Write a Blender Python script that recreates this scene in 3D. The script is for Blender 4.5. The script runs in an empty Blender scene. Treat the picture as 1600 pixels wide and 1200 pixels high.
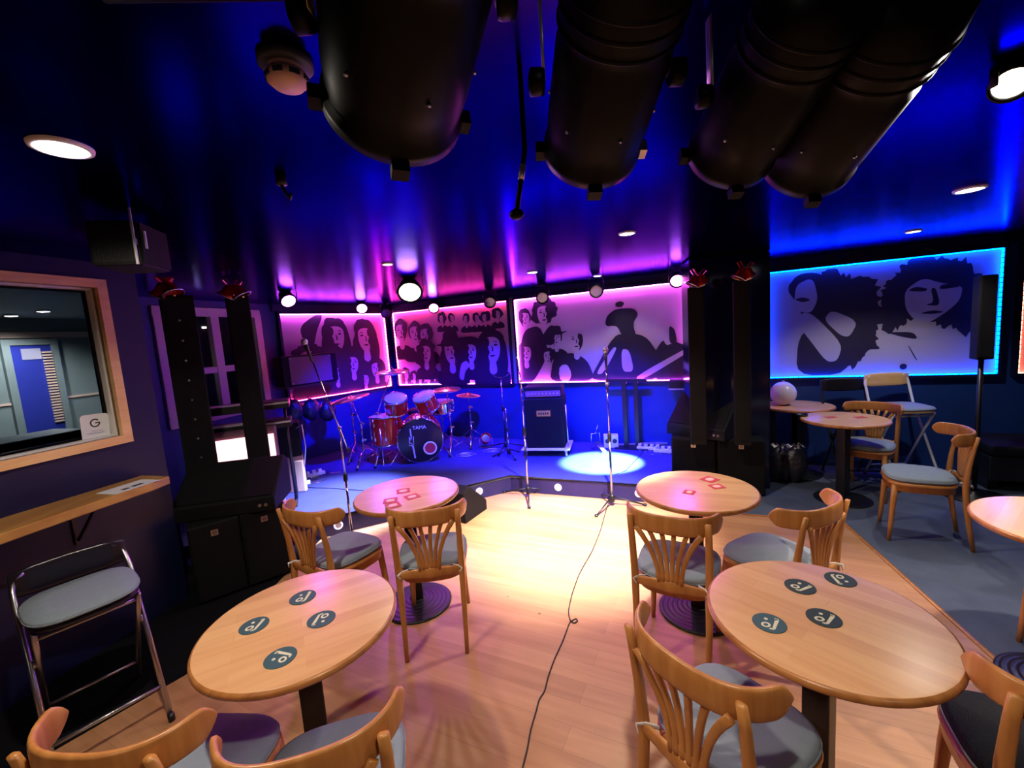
import bpy, bmesh, math, random
from mathutils import Vector, Matrix
C = bpy.context.scene
COL = C.collection
PI = math.pi
rnd = random.Random(7)

# ------------------------------------------------------------------ camera
F_PX = 667.0; PITCH = math.radians(6.53); ROLL = math.radians(4.02); EYE = 1.69
fw = Vector((0, math.cos(PITCH), -math.sin(PITCH)))
up = Vector((0, math.sin(PITCH), math.cos(PITCH)))
cx = math.cos(ROLL) * Vector((1, 0, 0)) - math.sin(ROLL) * up
cy = math.sin(ROLL) * Vector((1, 0, 0)) + math.cos(ROLL) * up
cam_data = bpy.data.cameras.new('camera')
cam_data.sensor_width = 36; cam_data.lens = 36 * F_PX / 1600; cam_data.clip_start = 0.02
cam = bpy.data.objects.new('camera', cam_data); COL.objects.link(cam)
m3 = Matrix((cx, cy, -fw)).transposed()
cam.matrix_world = Matrix.Translation((0, 0, EYE)) @ m3.to_4x4()
C.camera = cam
EYEP = Vector((0, 0, EYE))
def ray(u, v): return (u - 800) * cx - (v - 600) * cy + F_PX * fw
def at(u, v, z):
    d = ray(u, v); return EYEP + d * ((z - EYE) / d.z)
def atd(u, v, dist):
    d = ray(u, v); return EYEP + d * (dist / math.hypot(d.x, d.y))

# ------------------------------------------------------------------ world, exposure
w = bpy.data.worlds.new('night'); C.world = w; w.use_nodes = True
w.node_tree.nodes['Background'].inputs[0].default_value = (0.02, 0.02, 0.06, 1)
w.node_tree.nodes['Background'].inputs[1].default_value = 0.3
C.view_settings.view_transform = 'Standard'; C.view_settings.look = 'None'
C.view_settings.gamma = 1; C.view_settings.exposure = 0.35
try: C.view_settings.use_curve_mapping = False
except Exception: pass
CEIL = 2.3

# ------------------------------------------------------------------ lights
def spot(name, loc, target, power, color, angle=110, blend=0.6, size=0.04):
    L = bpy.data.lights.new(name, 'SPOT'); L.energy = power; L.color = color
    L.spot_size = math.radians(angle); L.spot_blend = blend; L.shadow_soft_size = size
    o = bpy.data.objects.new(name, L); COL.objects.link(o); o.location = loc
    o.rotation_euler = (Vector(target) - Vector(loc)).to_track_quat('-Z', 'Y').to_euler()
    return o
WARM = (1.0, 0.86, 0.70); NEUT = (1.0, 0.95, 0.88); COOL = (0.9, 0.95, 1.0)
MAG = (1.0, 0.05, 0.85); BLUE = (0.01, 0.01, 1.0); PINK = (1.0, 0.1, 0.45)
DOWN = {  # ceiling downlights: (x, y, power, colour)
    'a': (-1.21, 1.27, 62, WARM), 'b': (-0.89, 3.37, 20, WARM), 'c': (0.28, 4.36, 22, WARM),
    'd': (0.82, 2.88, 75, WARM), 'e': (1.07, 5.02, 10, NEUT), 'f': (3.34, 3.56, 38, NEUT),
    'g': (2.54, 2.39, 26, NEUT), 'h': (0.15, 0.35, 36, WARM), 'i': (-1.6, -0.9, 30, WARM), 'j': (1.6, -0.9, 22, WARM), 'k': (2.18, 1.55, 120, WARM)}  # downlight k is added out of view to brighten the right table
for k, (x, y, p, c) in DOWN.items():
    spot('downlight_beam', (x, y, CEIL - 0.035), (x, y, 0), p, c, {'a': 165, 'k': 70}.get(k, 122), 0.5, 0.03)
# stage wash lamps: loc, target, power, colour, angle
WASH = [
    ((-2.24, 4.50, 2.19), (-0.4, 2.6, 0.2), 26, MAG, 70),
    ((-2.03, 6.10, 2.20), (-0.6, 2.4, 0.0), 60, (0.35, 0.1, 1.0), 70),
    ((-1.10, 6.55, 2.17), (-0.3, 2.2, 0.0), 60, (0.5, 0.1, 1.0), 70),
    ((1.90, 4.80, 2.15), (0.7, 1.6, 0.2), 34, MAG, 66),
]
for l, t, p, c, a in WASH: spot('stage_lamp_beam', l, t, p, c, a, 0.7, 0.05)
# blue wash thrown on the back wall and the stage from the fittings in front of it
for l, t, p, a in [((-1.2, 4.7, 2.2), (-2.2, 6.4, 0.1), 880, 68), ((-0.2, 4.5, 2.2), (-0.6, 6.2, 0.1), 880, 68),
                   ((0.9, 4.0, 2.2), (1.1, 5.35, 0.1), 880, 68), ((0.4, 4.7, 2.2), (0.6, 5.0, 0.1), 560, 75)]:
    spot('blue_wash_beam', l, t, p, BLUE, a, 0.8, 0.05)
spot('white_pool_beam', (-0.98, 4.10, 2.10), (-1.75, 4.20, 0.18), 2600, (0.5, 0.55, 1.0), 44, 0.9, 0.04)
spot('white_pool_beam', (1.78, 4.40, 2.2), (0.98, 4.72, 0.18), 9000, (0.45, 0.85, 1.0), 24, 0.5, 0.02)
spot('white_pool_beam', (0.82, 2.75, 2.26), (0.38, 3.45, 0.0), 1500, (1.0, 0.90, 0.92), 62, 1.0, 0.04)  # extra beam added beside a downlight to brighten the middle floor
spot('white_lamp_beam', (1.31, 1.15, 2.20), (0.71, 0.65, 1.58), 25, NEUT, 90, 0.6, 0.04)

# ------------------------------------------------------------------ materials
def lin(c):
    def f(v):
        v /= 255.0
        return v / 12.92 if v <= 0.04045 else ((v + 0.055) / 1.055) ** 2.4
    return (f(c[0]), f(c[1]), f(c[2]), 1)
def mat(name, col, rough=0.5, metal=0.0, spec=0.5, noise=0.0, nscale=8.0, bump=0.0, bscale=60.0, coat=0.0, emit=None, estr=0.0):
    m = bpy.data.materials.new(name); m.use_nodes = True
    nt = m.node_tree; b = nt.nodes['Principled BSDF']
    col = tuple(col) + ((1,) if len(col) == 3 else ())
    b.inputs['Base Color'].default_value = col
    b.inputs['Roughness'].default_value = rough; b.inputs['Metallic'].default_value = metal
    b.inputs['Specular IOR Level'].default_value = spec
    b.inputs['Coat Weight'].default_value = coat
    if emit:
        b.inputs['Emission Color'].default_value = tuple(emit) + (1,); b.inputs['Emission Strength'].default_value = estr
    if noise or bump:
        tc = nt.nodes.new('ShaderNodeTexCoord')
    if noise:
        n = nt.nodes.new('ShaderNodeTexNoise'); n.inputs['Scale'].default_value = nscale; n.inputs['Detail'].default_value = 5
        r = nt.nodes.new('ShaderNodeMapRange'); r.inputs['To Min'].default_value = 1 - noise; r.inputs['To Max'].default_value = 1 + noise
        mx = nt.nodes.new('ShaderNodeVectorMath'); mx.operation = 'SCALE'; mx.inputs[0].default_value = col[:3]
        nt.links.new(tc.outputs['Object'], n.inputs['Vector']); nt.links.new(n.outputs['Fac'], r.inputs['Value'])
        nt.links.new(r.outputs[0], mx.inputs['Scale']); nt.links.new(mx.outputs[0], b.inputs['Base Color'])
    if bump:
        n = nt.nodes.new('ShaderNodeTexNoise'); n.inputs['Scale'].default_value = bscale; n.inputs['Detail'].default_value = 3
        bp = nt.nodes.new('ShaderNodeBump'); bp.inputs['Strength'].default_value = bump; bp.inputs['Distance'].default_value = 0.01
        nt.links.new(tc.outputs['Object'], n.inputs['Vector']); nt.links.new(n.outputs['Fac'], bp.inputs['Height'])
        nt.links.new(bp.outputs[0], b.inputs['Normal'])
    return m
def emis(name, col, strength, dots=0.0):
    m = bpy.data.materials.new(name); m.use_nodes = True; nt = m.node_tree
    nt.nodes.remove(nt.nodes['Principled BSDF'])
    e = nt.nodes.new('ShaderNodeEmission'); e.inputs[0].default_value = tuple(col) + (1,); e.inputs[1].default_value = strength
    nt.links.new(e.outputs[0], nt.nodes['Material Output'].inputs[0])
    return m
def wood(name, c1, c2, rough=0.35, strip=0.0, plank=(1.2, 0.09), rot=0.0, knots=False, grain=(3, 40, 3), seam=0.25):
    """strip planks by a brick texture (tint per plank) + stretched grain noise"""
    m = bpy.data.materials.new(name); m.use_nodes = True; nt = m.node_tree; b = nt.nodes['Principled BSDF']
    b.inputs['Roughness'].default_value = rough; b.inputs['Specular IOR Level'].default_value = 0.5
    N = nt.nodes.new; L = nt.links.new
    tc = N('ShaderNodeTexCoord'); mp = N('ShaderNodeMapping'); mp.inputs['Rotation'].default_value = (0, 0, rot)
    L(tc.outputs['Object'], mp.inputs['Vector'])
    g = N('ShaderNodeMapping'); g.inputs['Scale'].default_value = grain; L(mp.outputs[0], g.inputs['Vector'])
    n = N('ShaderNodeTexNoise'); n.inputs['Scale'].default_value = 1.0; n.inputs['Detail'].default_value = 6; n.inputs['Distortion'].default_value = 0.6
    L(g.outputs[0], n.inputs['Vector'])
    ramp = N('ShaderNodeMix'); ramp.data_type = 'RGBA'
    ramp.inputs[6].default_value = c1; ramp.inputs[7].default_value = c2
    mr = N('ShaderNodeMapRange'); mr.inputs['From Min'].default_value = 0.3; mr.inputs['From Max'].default_value = 0.7
    L(n.outputs['Fac'], mr.inputs['Value'])
    out = None
    if strip:
        br = N('ShaderNodeTexBrick'); br.offset = 0.37; br.inputs['Scale'].default_value = 1.0
        br.inputs['Brick Width'].default_value = plank[0]; br.inputs['Row Height'].default_value = plank[1]
        br.inputs['Mortar Size'].default_value = 0.0012; br.inputs['Mortar Smooth'].default_value = 0.3
        br.inputs['Color1'].default_value = (0, 0, 0, 1); br.inputs['Color2'].default_value = (1, 1, 1, 1); br.inputs['Mortar'].default_value = (0.4, 0.4, 0.4, 1)
        L(mp.outputs[0], br.inputs['Vector'])
        ad = N('ShaderNodeMix'); ad.data_type = 'FLOAT'; ad.inputs[0].default_value = strip
        L(mr.outputs[0], ad.inputs[2]); L(br.outputs['Color'], ad.inputs[3]); L(ad.outputs[0], ramp.inputs[0])
        dk = N('ShaderNodeMix'); dk.data_type = 'RGBA'; dk.blend_type = 'MULTIPLY'
        L(br.outputs['Fac'], dk.inputs[0])
        dk.inputs[7].default_value = (1 - seam, 1 - seam, 1 - seam, 1)
        L(ramp.outputs[2], dk.inputs[6]); out = dk.outputs[2]
    else:
        L(mr.outputs[0], ramp.inputs[0]); out = ramp.outputs[2]
    if knots:
        v = N('ShaderNodeTexVoronoi'); v.inputs['Scale'].default_value = 3.4; L(mp.outputs[0], v.inputs['Vector'])
        k = N('ShaderNodeMapRange'); k.inputs['From Min'].default_value = 0.02; k.inputs['From Max'].default_value = 0.045
        k.inputs['To Min'].default_value = 0.75; k.inputs['To Max'].default_value = 0.0
        L(v.outputs['Distance'], k.inputs['Value'])
        km = N('ShaderNodeMix'); km.data_type = 'RGBA'; L(k.outputs[0], km.inputs[0]); L(out, km.inputs[6])
        km.inputs[7].default_value = (0.06, 0.03, 0.015, 1)
        # broad worn patches
        n2 = N('ShaderNodeTexNoise'); n2.inputs['Scale'].default_value = 1.7; n2.inputs['Detail'].default_value = 4; L(mp.outputs[0], n2.inputs['Vector'])
        r2 = N('ShaderNodeMapRange'); r2.inputs['To Min'].default_value = 0.75; r2.inputs['To Max'].default_value = 1.2; L(n2.outputs['Fac'], r2.inputs['Value'])
        vm = N('ShaderNodeVectorMath'); vm.operation = 'SCALE'; L(km.outputs[2], vm.inputs[0]); L(r2.outputs[0], vm.inputs['Scale'])
        out = vm.outputs[0]
    L(out, b.inputs['Base Color'])
    return m

M = {}
M['ceiling'] = mat('navy_metallic_ceiling', (0.013, 0.009, 0.072), 0.19, metal=1.0, bump=0.22, bscale=2.2)
M['ceiling'].node_tree.nodes['Principled BSDF'].inputs['Specular Tint'].default_value = (0.30, 0.20, 0.85, 1)
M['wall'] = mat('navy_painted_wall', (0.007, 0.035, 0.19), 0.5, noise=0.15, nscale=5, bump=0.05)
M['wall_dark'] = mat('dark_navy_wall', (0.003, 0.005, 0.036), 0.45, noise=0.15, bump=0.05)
M['gloss'] = mat('navy_lacquer', (0.004, 0.005, 0.03), 0.12, spec=0.6)
M['floor'] = wood('worn_floorboards', lin((196, 146, 102)), lin((164, 114, 74)), 0.42, 0.45, (1.6, 0.12), math.radians(26), True, (1.5, 22, 1), 0.3)
M['carpet'] = mat('blue_grey_carpet', (0.085, 0.105, 0.16), 0.95, spec=0.1, noise=0.35, nscale=5, bump=0.5, bscale=250)
M['blackfloor'] = mat('black_floor_sheet', (0.006, 0.006, 0.008), 0.95, spec=0.05, bump=0.3, bscale=250)
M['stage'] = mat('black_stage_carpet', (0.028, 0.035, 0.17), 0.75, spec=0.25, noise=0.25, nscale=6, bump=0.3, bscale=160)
M['stage_front'] = mat('stage_riser_paint', (0.014, 0.010, 0.09), 0.5, noise=0.2)
M['top'] = wood('beech_butcher_block', lin((224, 178, 126)), lin((198, 144, 98)), 0.28, 0.6, (0.55, 0.055), 0.0, False, (2.5, 30, 3), 0.12)
M['top_edge'] = wood('beech_table_edge', lin((180, 120, 66)), lin((150, 92, 46)), 0.3)
M['beech'] = wood('bentwood_beech', lin((196, 134, 72)), lin((170, 106, 52)), 0.33, grain=(25, 25, 3))
M['shelf'] = wood('live_edge_shelf', lin((196, 150, 78)), lin((160, 104, 54)), 0.3, grain=(14, 2, 8))
M['frame_wood'] = wood('pale_window_frame', lin((240, 198, 140)), lin((222, 170, 112)), 0.4, grain=(3, 3, 20))
M['cushion'] = mat('blue_grey_felt', (0.24, 0.29, 0.34), 0.9, spec=0.15, noise=0.08, nscale=30, bump=0.25, bscale=300)
M['black'] = mat('black_paint', (0.006, 0.006, 0.008), 0.4)
M['iron'] = mat('black_cast_iron', (0.008, 0.008, 0.012), 0.38, bump=0.1, bscale=120)
M['blackgloss'] = mat('black_gloss', (0.004, 0.004, 0.005), 0.22, spec=0.6)
M['can'] = mat('black_lamp_can', (0.0016, 0.0014, 0.0016), 0.42, spec=0.13, bump=0.05, bscale=20)
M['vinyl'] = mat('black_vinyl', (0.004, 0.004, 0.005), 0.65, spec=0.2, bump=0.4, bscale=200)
M['grille'] = mat('black_grille', (0.003, 0.003, 0.004), 0.7, spec=0.2, bump=0.8, bscale=400)
M['chrome'] = mat('chrome', (0.75, 0.75, 0.78), 0.12, 1.0)
M['steel'] = mat('brushed_steel', (0.5, 0.5, 0.52), 0.3, 1.0)
M['alu'] = mat('zinc_bracket', (0.8, 0.78, 0.75), 0.35, 0.8)
M['white'] = mat('white_plastic', (0.8, 0.8, 0.8), 0.35)
M['whitepaint'] = mat('white_paint', (0.7, 0.68, 0.66), 0.4)
M['paper'] = mat('white_paper', (0.75, 0.77, 0.8), 0.7)
M['print'] = mat('dark_print', (0.02, 0.025, 0.03), 0.6)
M['coaster'] = mat('teal_coaster', (0.018, 0.075, 0.085), 0.6)
M['coaster_shaded'] = mat('shaded_teal_coaster', (0.012, 0.03, 0.03), 0.6)  # same teal coaster with the shadow on the table put into its colour
M['cream'] = mat('cream_print', (0.62, 0.60, 0.42), 0.6)
M['redprint'] = mat('red_print', (0.55, 0.05, 0.04), 0.6)
M['pinkpaper'] = mat('pale_pink_paper', (0.75, 0.5, 0.42), 0.6)
M['drumred'] = mat('red_lacquer', (0.42, 0.015, 0.008), 0.15, coat=0.6)
M['drumhead'] = mat('frosted_drumhead', (0.55, 0.55, 0.6), 0.4)
M['drumblack'] = mat('black_drumhead', (0.012, 0.01, 0.02), 0.3)
M['bronze'] = mat('cymbal_bronze', (0.55, 0.38, 0.15), 0.28, 0.9)
M['redbow'] = mat('red_foil', (0.5, 0.01, 0.01), 0.25, 0.3)
M['gold'] = mat('gold_foil', (0.75, 0.5, 0.2), 0.25, 0.8)
M['silver'] = mat('silver_tinsel', (0.75, 0.72, 0.7), 0.25, 0.8)
M['tan'] = mat('tan_grille_cloth', (0.20, 0.09, 0.12), 0.8, bump=0.4, bscale=300)
M['cardboard'] = mat('pale_cardboard', (0.5, 0.35, 0.3), 0.8)
M['blue_door'] = mat('blue_door', (0.03, 0.04, 0.35), 0.4)
M['grey_wall'] = mat('grey_green_wall', (0.22, 0.25, 0.25), 0.7)
M['pinkframe'] = mat('white_sash_paint', (0.5, 0.42, 0.46), 0.4)
M['night'] = mat('dark_outdoors', (0.015, 0.02, 0.02), 0.8, noise=0.6, nscale=4)
M['mauve'] = mat('mural_paper', (0.50, 0.36, 0.54), 0.6, noise=0.04, nscale=2)
M['mauve_blue'] = mat('mural_paper_grey', (0.36, 0.32, 0.44), 0.6, noise=0.04, nscale=2)
M['ink'] = mat('mural_ink', (0.012, 0.006, 0.035), 0.5)
M['balloon'] = mat('white_balloon', (0.6, 0.52, 0.7), 0.25)
M['bag'] = mat('black_bin_bag', (0.02, 0.02, 0.03), 0.25, bump=1.0, bscale=35)
M['glass'] = bpy.data.materials.new('window_glass'); M['glass'].use_nodes = True
_nt = M['glass'].node_tree; _b = _nt.nodes['Principled BSDF']
_b.inputs['Transmission Weight'].default_value = 1; _b.inputs['Roughness'].default_value = 0.0; _b.inputs['IOR'].default_value = 1.05
_b.inputs['Specular IOR Level'].default_value = 1.0
M['led_white'] = emis('led_diffuser', (1.0, 0.97, 0.9), 30)
M['led_small'] = emis('led_diffuser_small', (1.0, 0.97, 0.92), 14)
M['lens_mag'] = emis('magenta_lens', (1.0, 0.25, 0.9), 14)
M['lens_white'] = emis('warm_lens', (1.0, 0.9, 0.7), 16)
M['lens_off'] = mat('unlit_lens', (0.05, 0.03, 0.12), 0.1, spec=0.8)
M['strip_blue'] = emis('blue_led_tape', (0.0, 0.05, 1.0), 70)
M['strip_mag'] = emis('magenta_led_tape', (1.0, 0.10, 0.92), 62)
M['strip_red'] = emis('red_led_tape', (1.0, 0.04, 0.22), 62)
M['strip_orange'] = emis('orange_led_tape', (1.0, 0.22, 0.1), 14)
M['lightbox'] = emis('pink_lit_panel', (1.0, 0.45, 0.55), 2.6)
M['far_lamp'] = emis('far_room_lamp', (1.0, 1.0, 1.0), 6)
M['riser_glow'] = emis('riser_light_glow', (0.9, 0.75, 1.0), 1.1)
M['redled'] = emis('red_led', (1.0, 0.03, 0.1), 4)

# ------------------------------------------------------------------ mesh helpers
class MB:
    def __init__(s): s.v = []; s.f = []; s.mi = []; s.sm = []; s.cur = 0
    def add(s, verts, faces, smooth=False, T=None):
        o = len(s.v)
        for p in verts:
            p = Vector(p)
            s.v.append(T @ p if T else p)
        for f in faces: s.f.append([i + o for i in f]); s.mi.append(s.cur); s.sm.append(smooth)
    def box(s, a, b, T=None):
        x0, y0, z0 = a; x1, y1, z1 = b
        s.add([(x0,y0,z0),(x1,y0,z0),(x1,y1,z0),(x0,y1,z0),(x0,y0,z1),(x1,y0,z1),(x1,y1,z1),(x0,y1,z1)],
              [(0,3,2,1),(4,5,6,7),(0,1,5,4),(1,2,6,5),(2,3,7,6),(3,0,4,7)], False, T)
    def lathe(s, prof, n=32, T=None, cap=True):
        vs = []; fs = []
        for r, z in prof:
            for i in range(n):
                a = 2*PI*i/n; vs.append((r*math.cos(a), r*math.sin(a), z))
        for k in range(len(prof)-1):
            for i in range(n):
                j = (i+1) % n; fs.append((k*n+i, k*n+j, (k+1)*n+j, (k+1)*n+i))
        s.add(vs, fs, True, T)
        if cap:
            s.add([(prof[0][0]*math.cos(2*PI*i/n), prof[0][0]*math.sin(2*PI*i/n), prof[0][1]) for i in range(n)], [tuple(range(n))[::-1]], False, T)
            s.add([(prof[-1][0]*math.cos(2*PI*i/n), prof[-1][0]*math.sin(2*PI*i/n), prof[-1][1]) for i in range(n)], [tuple(range(n))], False, T)
    def sweep(s, pts, sec, side=(1,0,0), n=8, T=None, power=2.6):
        """pts: path; sec: (half width along side, half thickness) for every point"""
        pts = [Vector(p) for p in pts]; m = len(pts); side = Vector(side)
        if not isinstance(sec, list): sec = [sec]*m
        vs = []; fs = []
        for k, p in enumerate(pts):
            t = (pts[min(k+1, m-1)] - pts[max(k-1, 0)]).normalized()
            a = side - t*side.dot(t)
            if a.length < 1e-4: a = t.orthogonal()
            a.normalize(); b = t.cross(a)
            for i in range(n):
                th = 2*PI*(i+0.5)/n; c_, s_ = math.cos(th), math.sin(th)
                ca = math.copysign(abs(c_)**(2/power), c_); sb = math.copysign(abs(s_)**(2/power), s_)
                vs.append(p + a*sec[k][0]*ca + b*sec[k][1]*sb)
        for k in range(m-1):
            for i in range(n):
                j = (i+1) % n; fs.append((k*n+i, k*n+j, (k+1)*n+j, (k+1)*n+i))
        fs.append(tuple(range(n))[::-1]); fs.append(tuple((m-1)*n+i for i in range(n)))
        s.add(vs, fs, True, T)
    def tube(s, pts, r, n=8, T=None): s.sweep(pts, (r, r), (0.31, 0.5, 0.81), n, T, 2.0)
    def prism(s, outline, z0, z1, T=None, smooth=False):
        n = len(outline)
        s.add([(x, y, z0) for x, y in outline] + [(x, y, z1) for x, y in outline],
              [tuple(range(n))[::-1], tuple(range(n, 2*n))] + [(i, (i+1) % n, n+(i+1) % n, n+i) for i in range(n)], smooth, T)
    def pillow(s, outline, levels, T=None):
        """levels: (inset scale, z)"""
        n = len(outline); vs = []; fs = []
        for sc, z in levels:
            for x, y in outline: vs.append((x*sc, y*sc, z))
        for k in range(len(levels)-1):
            for i in range(n):
                j = (i+1) % n; fs.append((k*n+i, k*n+j, (k+1)*n+j, (k+1)*n+i))
        fs.append(tuple(range(n))[::-1]); fs.append(tuple((len(levels)-1)*n+i for i in range(n)))
        s.add(vs, fs, True, T)
    def ellipsoid(s, c, r, n=20, m=12, T=None, wob=0.0, seed=0):
        vs = []; fs = []; R = random.Random(seed)
        ph = [R.uniform(0, 6.28) for _ in range(4)]
        for k in range(m+1):
            a = PI*k/m
            for i in range(n):
                b = 2*PI*i/n
                q = 1 + wob*(math.sin(3*b+ph[0])*math.sin(2*a+ph[1]) + 0.6*math.sin(5*b+ph[2])*math.sin(4*a+ph[3]))
                vs.append((c[0]+r[0]*q*math.sin(a)*math.cos(b), c[1]+r[1]*q*math.sin(a)*math.sin(b), c[2]-r[2]*q*math.cos(a)))
        for k in range(m):
            for i in range(n):
                j = (i+1) % n; fs.append((k*n+i, k*n+j, (k+1)*n+j, (k+1)*n+i))
        s.add(vs, fs, True, T)
    def build(s, name, mats, parent=None, bevel=0.0, auto=True):
        me = bpy.data.meshes.new(name); me.from_pydata([tuple(p) for p in s.v], [], s.f)
        if not isinstance(mats, (list, tuple)): mats = [mats]
        for mm in mats: me.materials.append(mm)
        for p, mi, sm in zip(me.polygons, s.mi, s.sm): p.material_index = mi; p.use_smooth = sm
        me.update()
        bm = bmesh.new(); bm.from_mesh(me); bmesh.ops.remove_doubles(bm, verts=bm.verts, dist=1e-6)
        bmesh.ops.recalc_face_normals(bm, faces=bm.faces) if auto else None
        bm.to_mesh(me); bm.free()
        o = bpy.data.objects.new(name, me); COL.objects.link(o)
        if parent: o.parent = parent
        if bevel:
            b = o.modifiers.new('bevel', 'BEVEL'); b.width = bevel; b.segments = 2; b.limit_method = 'ANGLE'; b.angle_limit = math.radians(40)
        return o
def thing(name, label, cat, loc=(0, 0, 0), rz=0, group=None):
    o = bpy.data.objects.new(name, None); COL.objects.link(o); o.empty_display_size = 0.1
    o.location = loc; o.rotation_euler = (0, 0, rz); o['label'] = label; o['category'] = cat
    if group: o['group'] = group
    return o
def tag(o, label, cat, group=None):
    o['label'] = label; o['category'] = cat
    if group: o['group'] = group
    return o
def struct(o): o['kind'] = 'structure'; return o
def kids(o): return [c for c in COL.objects if c.parent == o]
def dup(root, loc, rz, label, group=None):
    r = root.copy(); COL.objects.link(r); r.location = loc; r.rotation_euler = (0, 0, rz); r['label'] = label
    if group: r['group'] = group
    for ch in kids(root):
        if ch == r: continue
        c = ch.copy(); COL.objects.link(c); c.parent = r
        for g in kids(ch):
            if g == c: continue
            d = g.copy(); COL.objects.link(d); d.parent = c
    return r
def superell(a, b, n=40, p=3.2, taper=0.0):
    out = []
    for i in range(n):
        t = 2*PI*i/n; c_, s_ = math.cos(t), math.sin(t)
        x = a*math.copysign(abs(c_)**(2/p), c_); y = b*math.copysign(abs(s_)**(2/p), s_)
        out.append((x*(1+taper*y/b), y))
    return out
def axisT(origin, direction, roll=0.0):
    """matrix whose +Z runs along direction"""
    return Matrix.Translation(origin) @ Vector(direction).to_track_quat('Z', 'Y').to_matrix().to_4x4() @ Matrix.Rotation(roll, 4, 'Z')
def text_mesh(name, body, size, material, parent=None, T=None, thick=0.0008):
    cu = bpy.data.curves.new(name, 'FONT'); cu.body = body; cu.size = size; cu.align_x = 'CENTER'; cu.align_y = 'CENTER'; cu.extrude = thick
    tmp = bpy.data.objects.new(name + '_tmp', cu); COL.objects.link(tmp)
    dg = bpy.context.evaluated_depsgraph_get(); me = bpy.data.meshes.new_from_object(tmp.evaluated_get(dg))
    bpy.data.objects.remove(tmp); bpy.data.curves.remove(cu)
    me.materials.clear(); me.materials.append(material)
    if T: me.transform(T)
    o = bpy.data.objects.new(name, me); COL.objects.link(o)
    if parent: o.parent = parent
    return o

class Wall:
    """vertical plane frame: u runs left to right as seen from the room, off comes into the room"""
    def __init__(s, P, Q):
        s.P = Vector((P[0], P[1], 0)); s.D = (Vector((Q[0], Q[1], 0)) - s.P); s.L = s.D.length; s.D.normalize()
        s.N = Vector((s.D.y, -s.D.x, 0))
        s.T = Matrix.Translation(s.P) @ Matrix((s.D, Vector((0, 0, 1)), s.N)).transposed().to_4x4()   # local x=u y=z z=off
    def pt(s, u, z, off=0): return s.P + s.D*u + Vector((0, 0, z)) + s.N*off

# ------------------------------------------------------------------ room shell
LW = Wall((-3.96, -2.7), (-2.399, 2.86))            # near left wall (direction away from the camera)
CORN = (-1.95, 7.1)
W_STAGE = Wall((-3.06, 5.65), CORN)
W_BACK = Wall(CORN, (2.3, 5.09))
W_RIGHT = Wall((2.3, 5.13), (7.4, 2.835))
W_WIN = Wall((-3.50, 4.15), (-3.06, 5.65))
DL = LW.D
def wall_slab(name, W, u0=None, u1=None, m='wall', hole=None, t=0.12):
    u0 = 0 if u0 is None else u0; u1 = W.L if u1 is None else u1
    b = MB()
    if hole:
        a0, a1, z0, z1 = hole
        b.box((u0, 0, -t), (a0, CEIL, 0), W.T); b.box((a1, 0, -t), (u1, CEIL, 0), W.T)
        b.box((a0, 0, -t), (a1, z0, 0), W.T); b.box((a0, z1, -t), (a1, CEIL, 0), W.T)
    else: b.box((u0, 0, -t), (u1, CEIL, 0), W.T)
    return struct(b.build(name, M[m]))
# position of the interior window along the near left wall
u_fr = (Vector((-2.45, 2.68, 0)) - LW.P).dot(DL)    # outer right edge of its frame
WIN = (u_fr - 1.75, u_fr - 0.05, 1.24, 2.145)
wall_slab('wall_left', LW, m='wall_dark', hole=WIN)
wall_slab('wall_stage_left', W_STAGE)
wall_slab('wall_back', W_BACK)
wall_slab('wall_right', W_RIGHT)
W2 = (0.115, 1.335, 1.0, 2.2)
wall_slab('wall_alcove', W_WIN, hole=W2)
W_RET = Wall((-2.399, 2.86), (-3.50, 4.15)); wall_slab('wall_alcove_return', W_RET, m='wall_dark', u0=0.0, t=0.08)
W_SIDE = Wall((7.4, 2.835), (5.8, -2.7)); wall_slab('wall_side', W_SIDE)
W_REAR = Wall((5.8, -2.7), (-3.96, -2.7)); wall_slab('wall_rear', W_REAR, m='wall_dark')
poly = [(-3.96, -2.7), (5.8, -2.7), (7.4, 2.835), (2.3, 5.13), (2.3, 5.05), (-1.95, 7.1), (-3.06, 5.65), (-3.50, 4.15), (-2.399, 2.86)]
b = MB(); b.prism(poly, CEIL, CEIL + 0.08); struct(b.build('ceiling', M['ceiling']))
# floor: boards in the middle, carpet to the right of a slanting joint
J0, J1 = (1.92, 3.58), (2.62, 3.28)
J2 = (2.62 - 0.62*0 - 1.75, -2.7)
woodp = [(-3.96, -2.7), (0.95, -2.7), (2.60, 3.30), (1.92, 3.55), (2.3, 5.05), (-1.95, 7.1), (-3.06, 5.65), (-3.50, 4.15), (-2.399, 2.86)]
carp = [(0.95, -2.7), (5.8, -2.7), (7.4, 2.835), (2.3, 5.13), (1.92, 3.55), (2.60, 3.30)]
b = MB(); b.prism(woodp, -0.06, 0.0); struct(b.build('floor', M['floor']))
b = MB(); b.prism([(-1.86, 2.12), (-1.80, 3.66), (-2.30, 3.42), (-2.80, 3.34), (-2.399, 2.86), (-3.10, 0.36)], 0.0, 0.004); struct(b.build('floor_left_black', M['blackfloor']))  # thin black sheet over the boards beside the left wall
b = MB(); b.prism(carp, -0.06, 0.004); o = struct(b.build('floor_carpet', M['carpet']))
b = MB(); b.sweep([(0.95, -2.69, 0.004), (2.60, 3.30, 0.004), (1.92, 3.55, 0.004)], (0.012, 0.004)); struct(b.build('trim_1', M['top_edge']))
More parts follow.
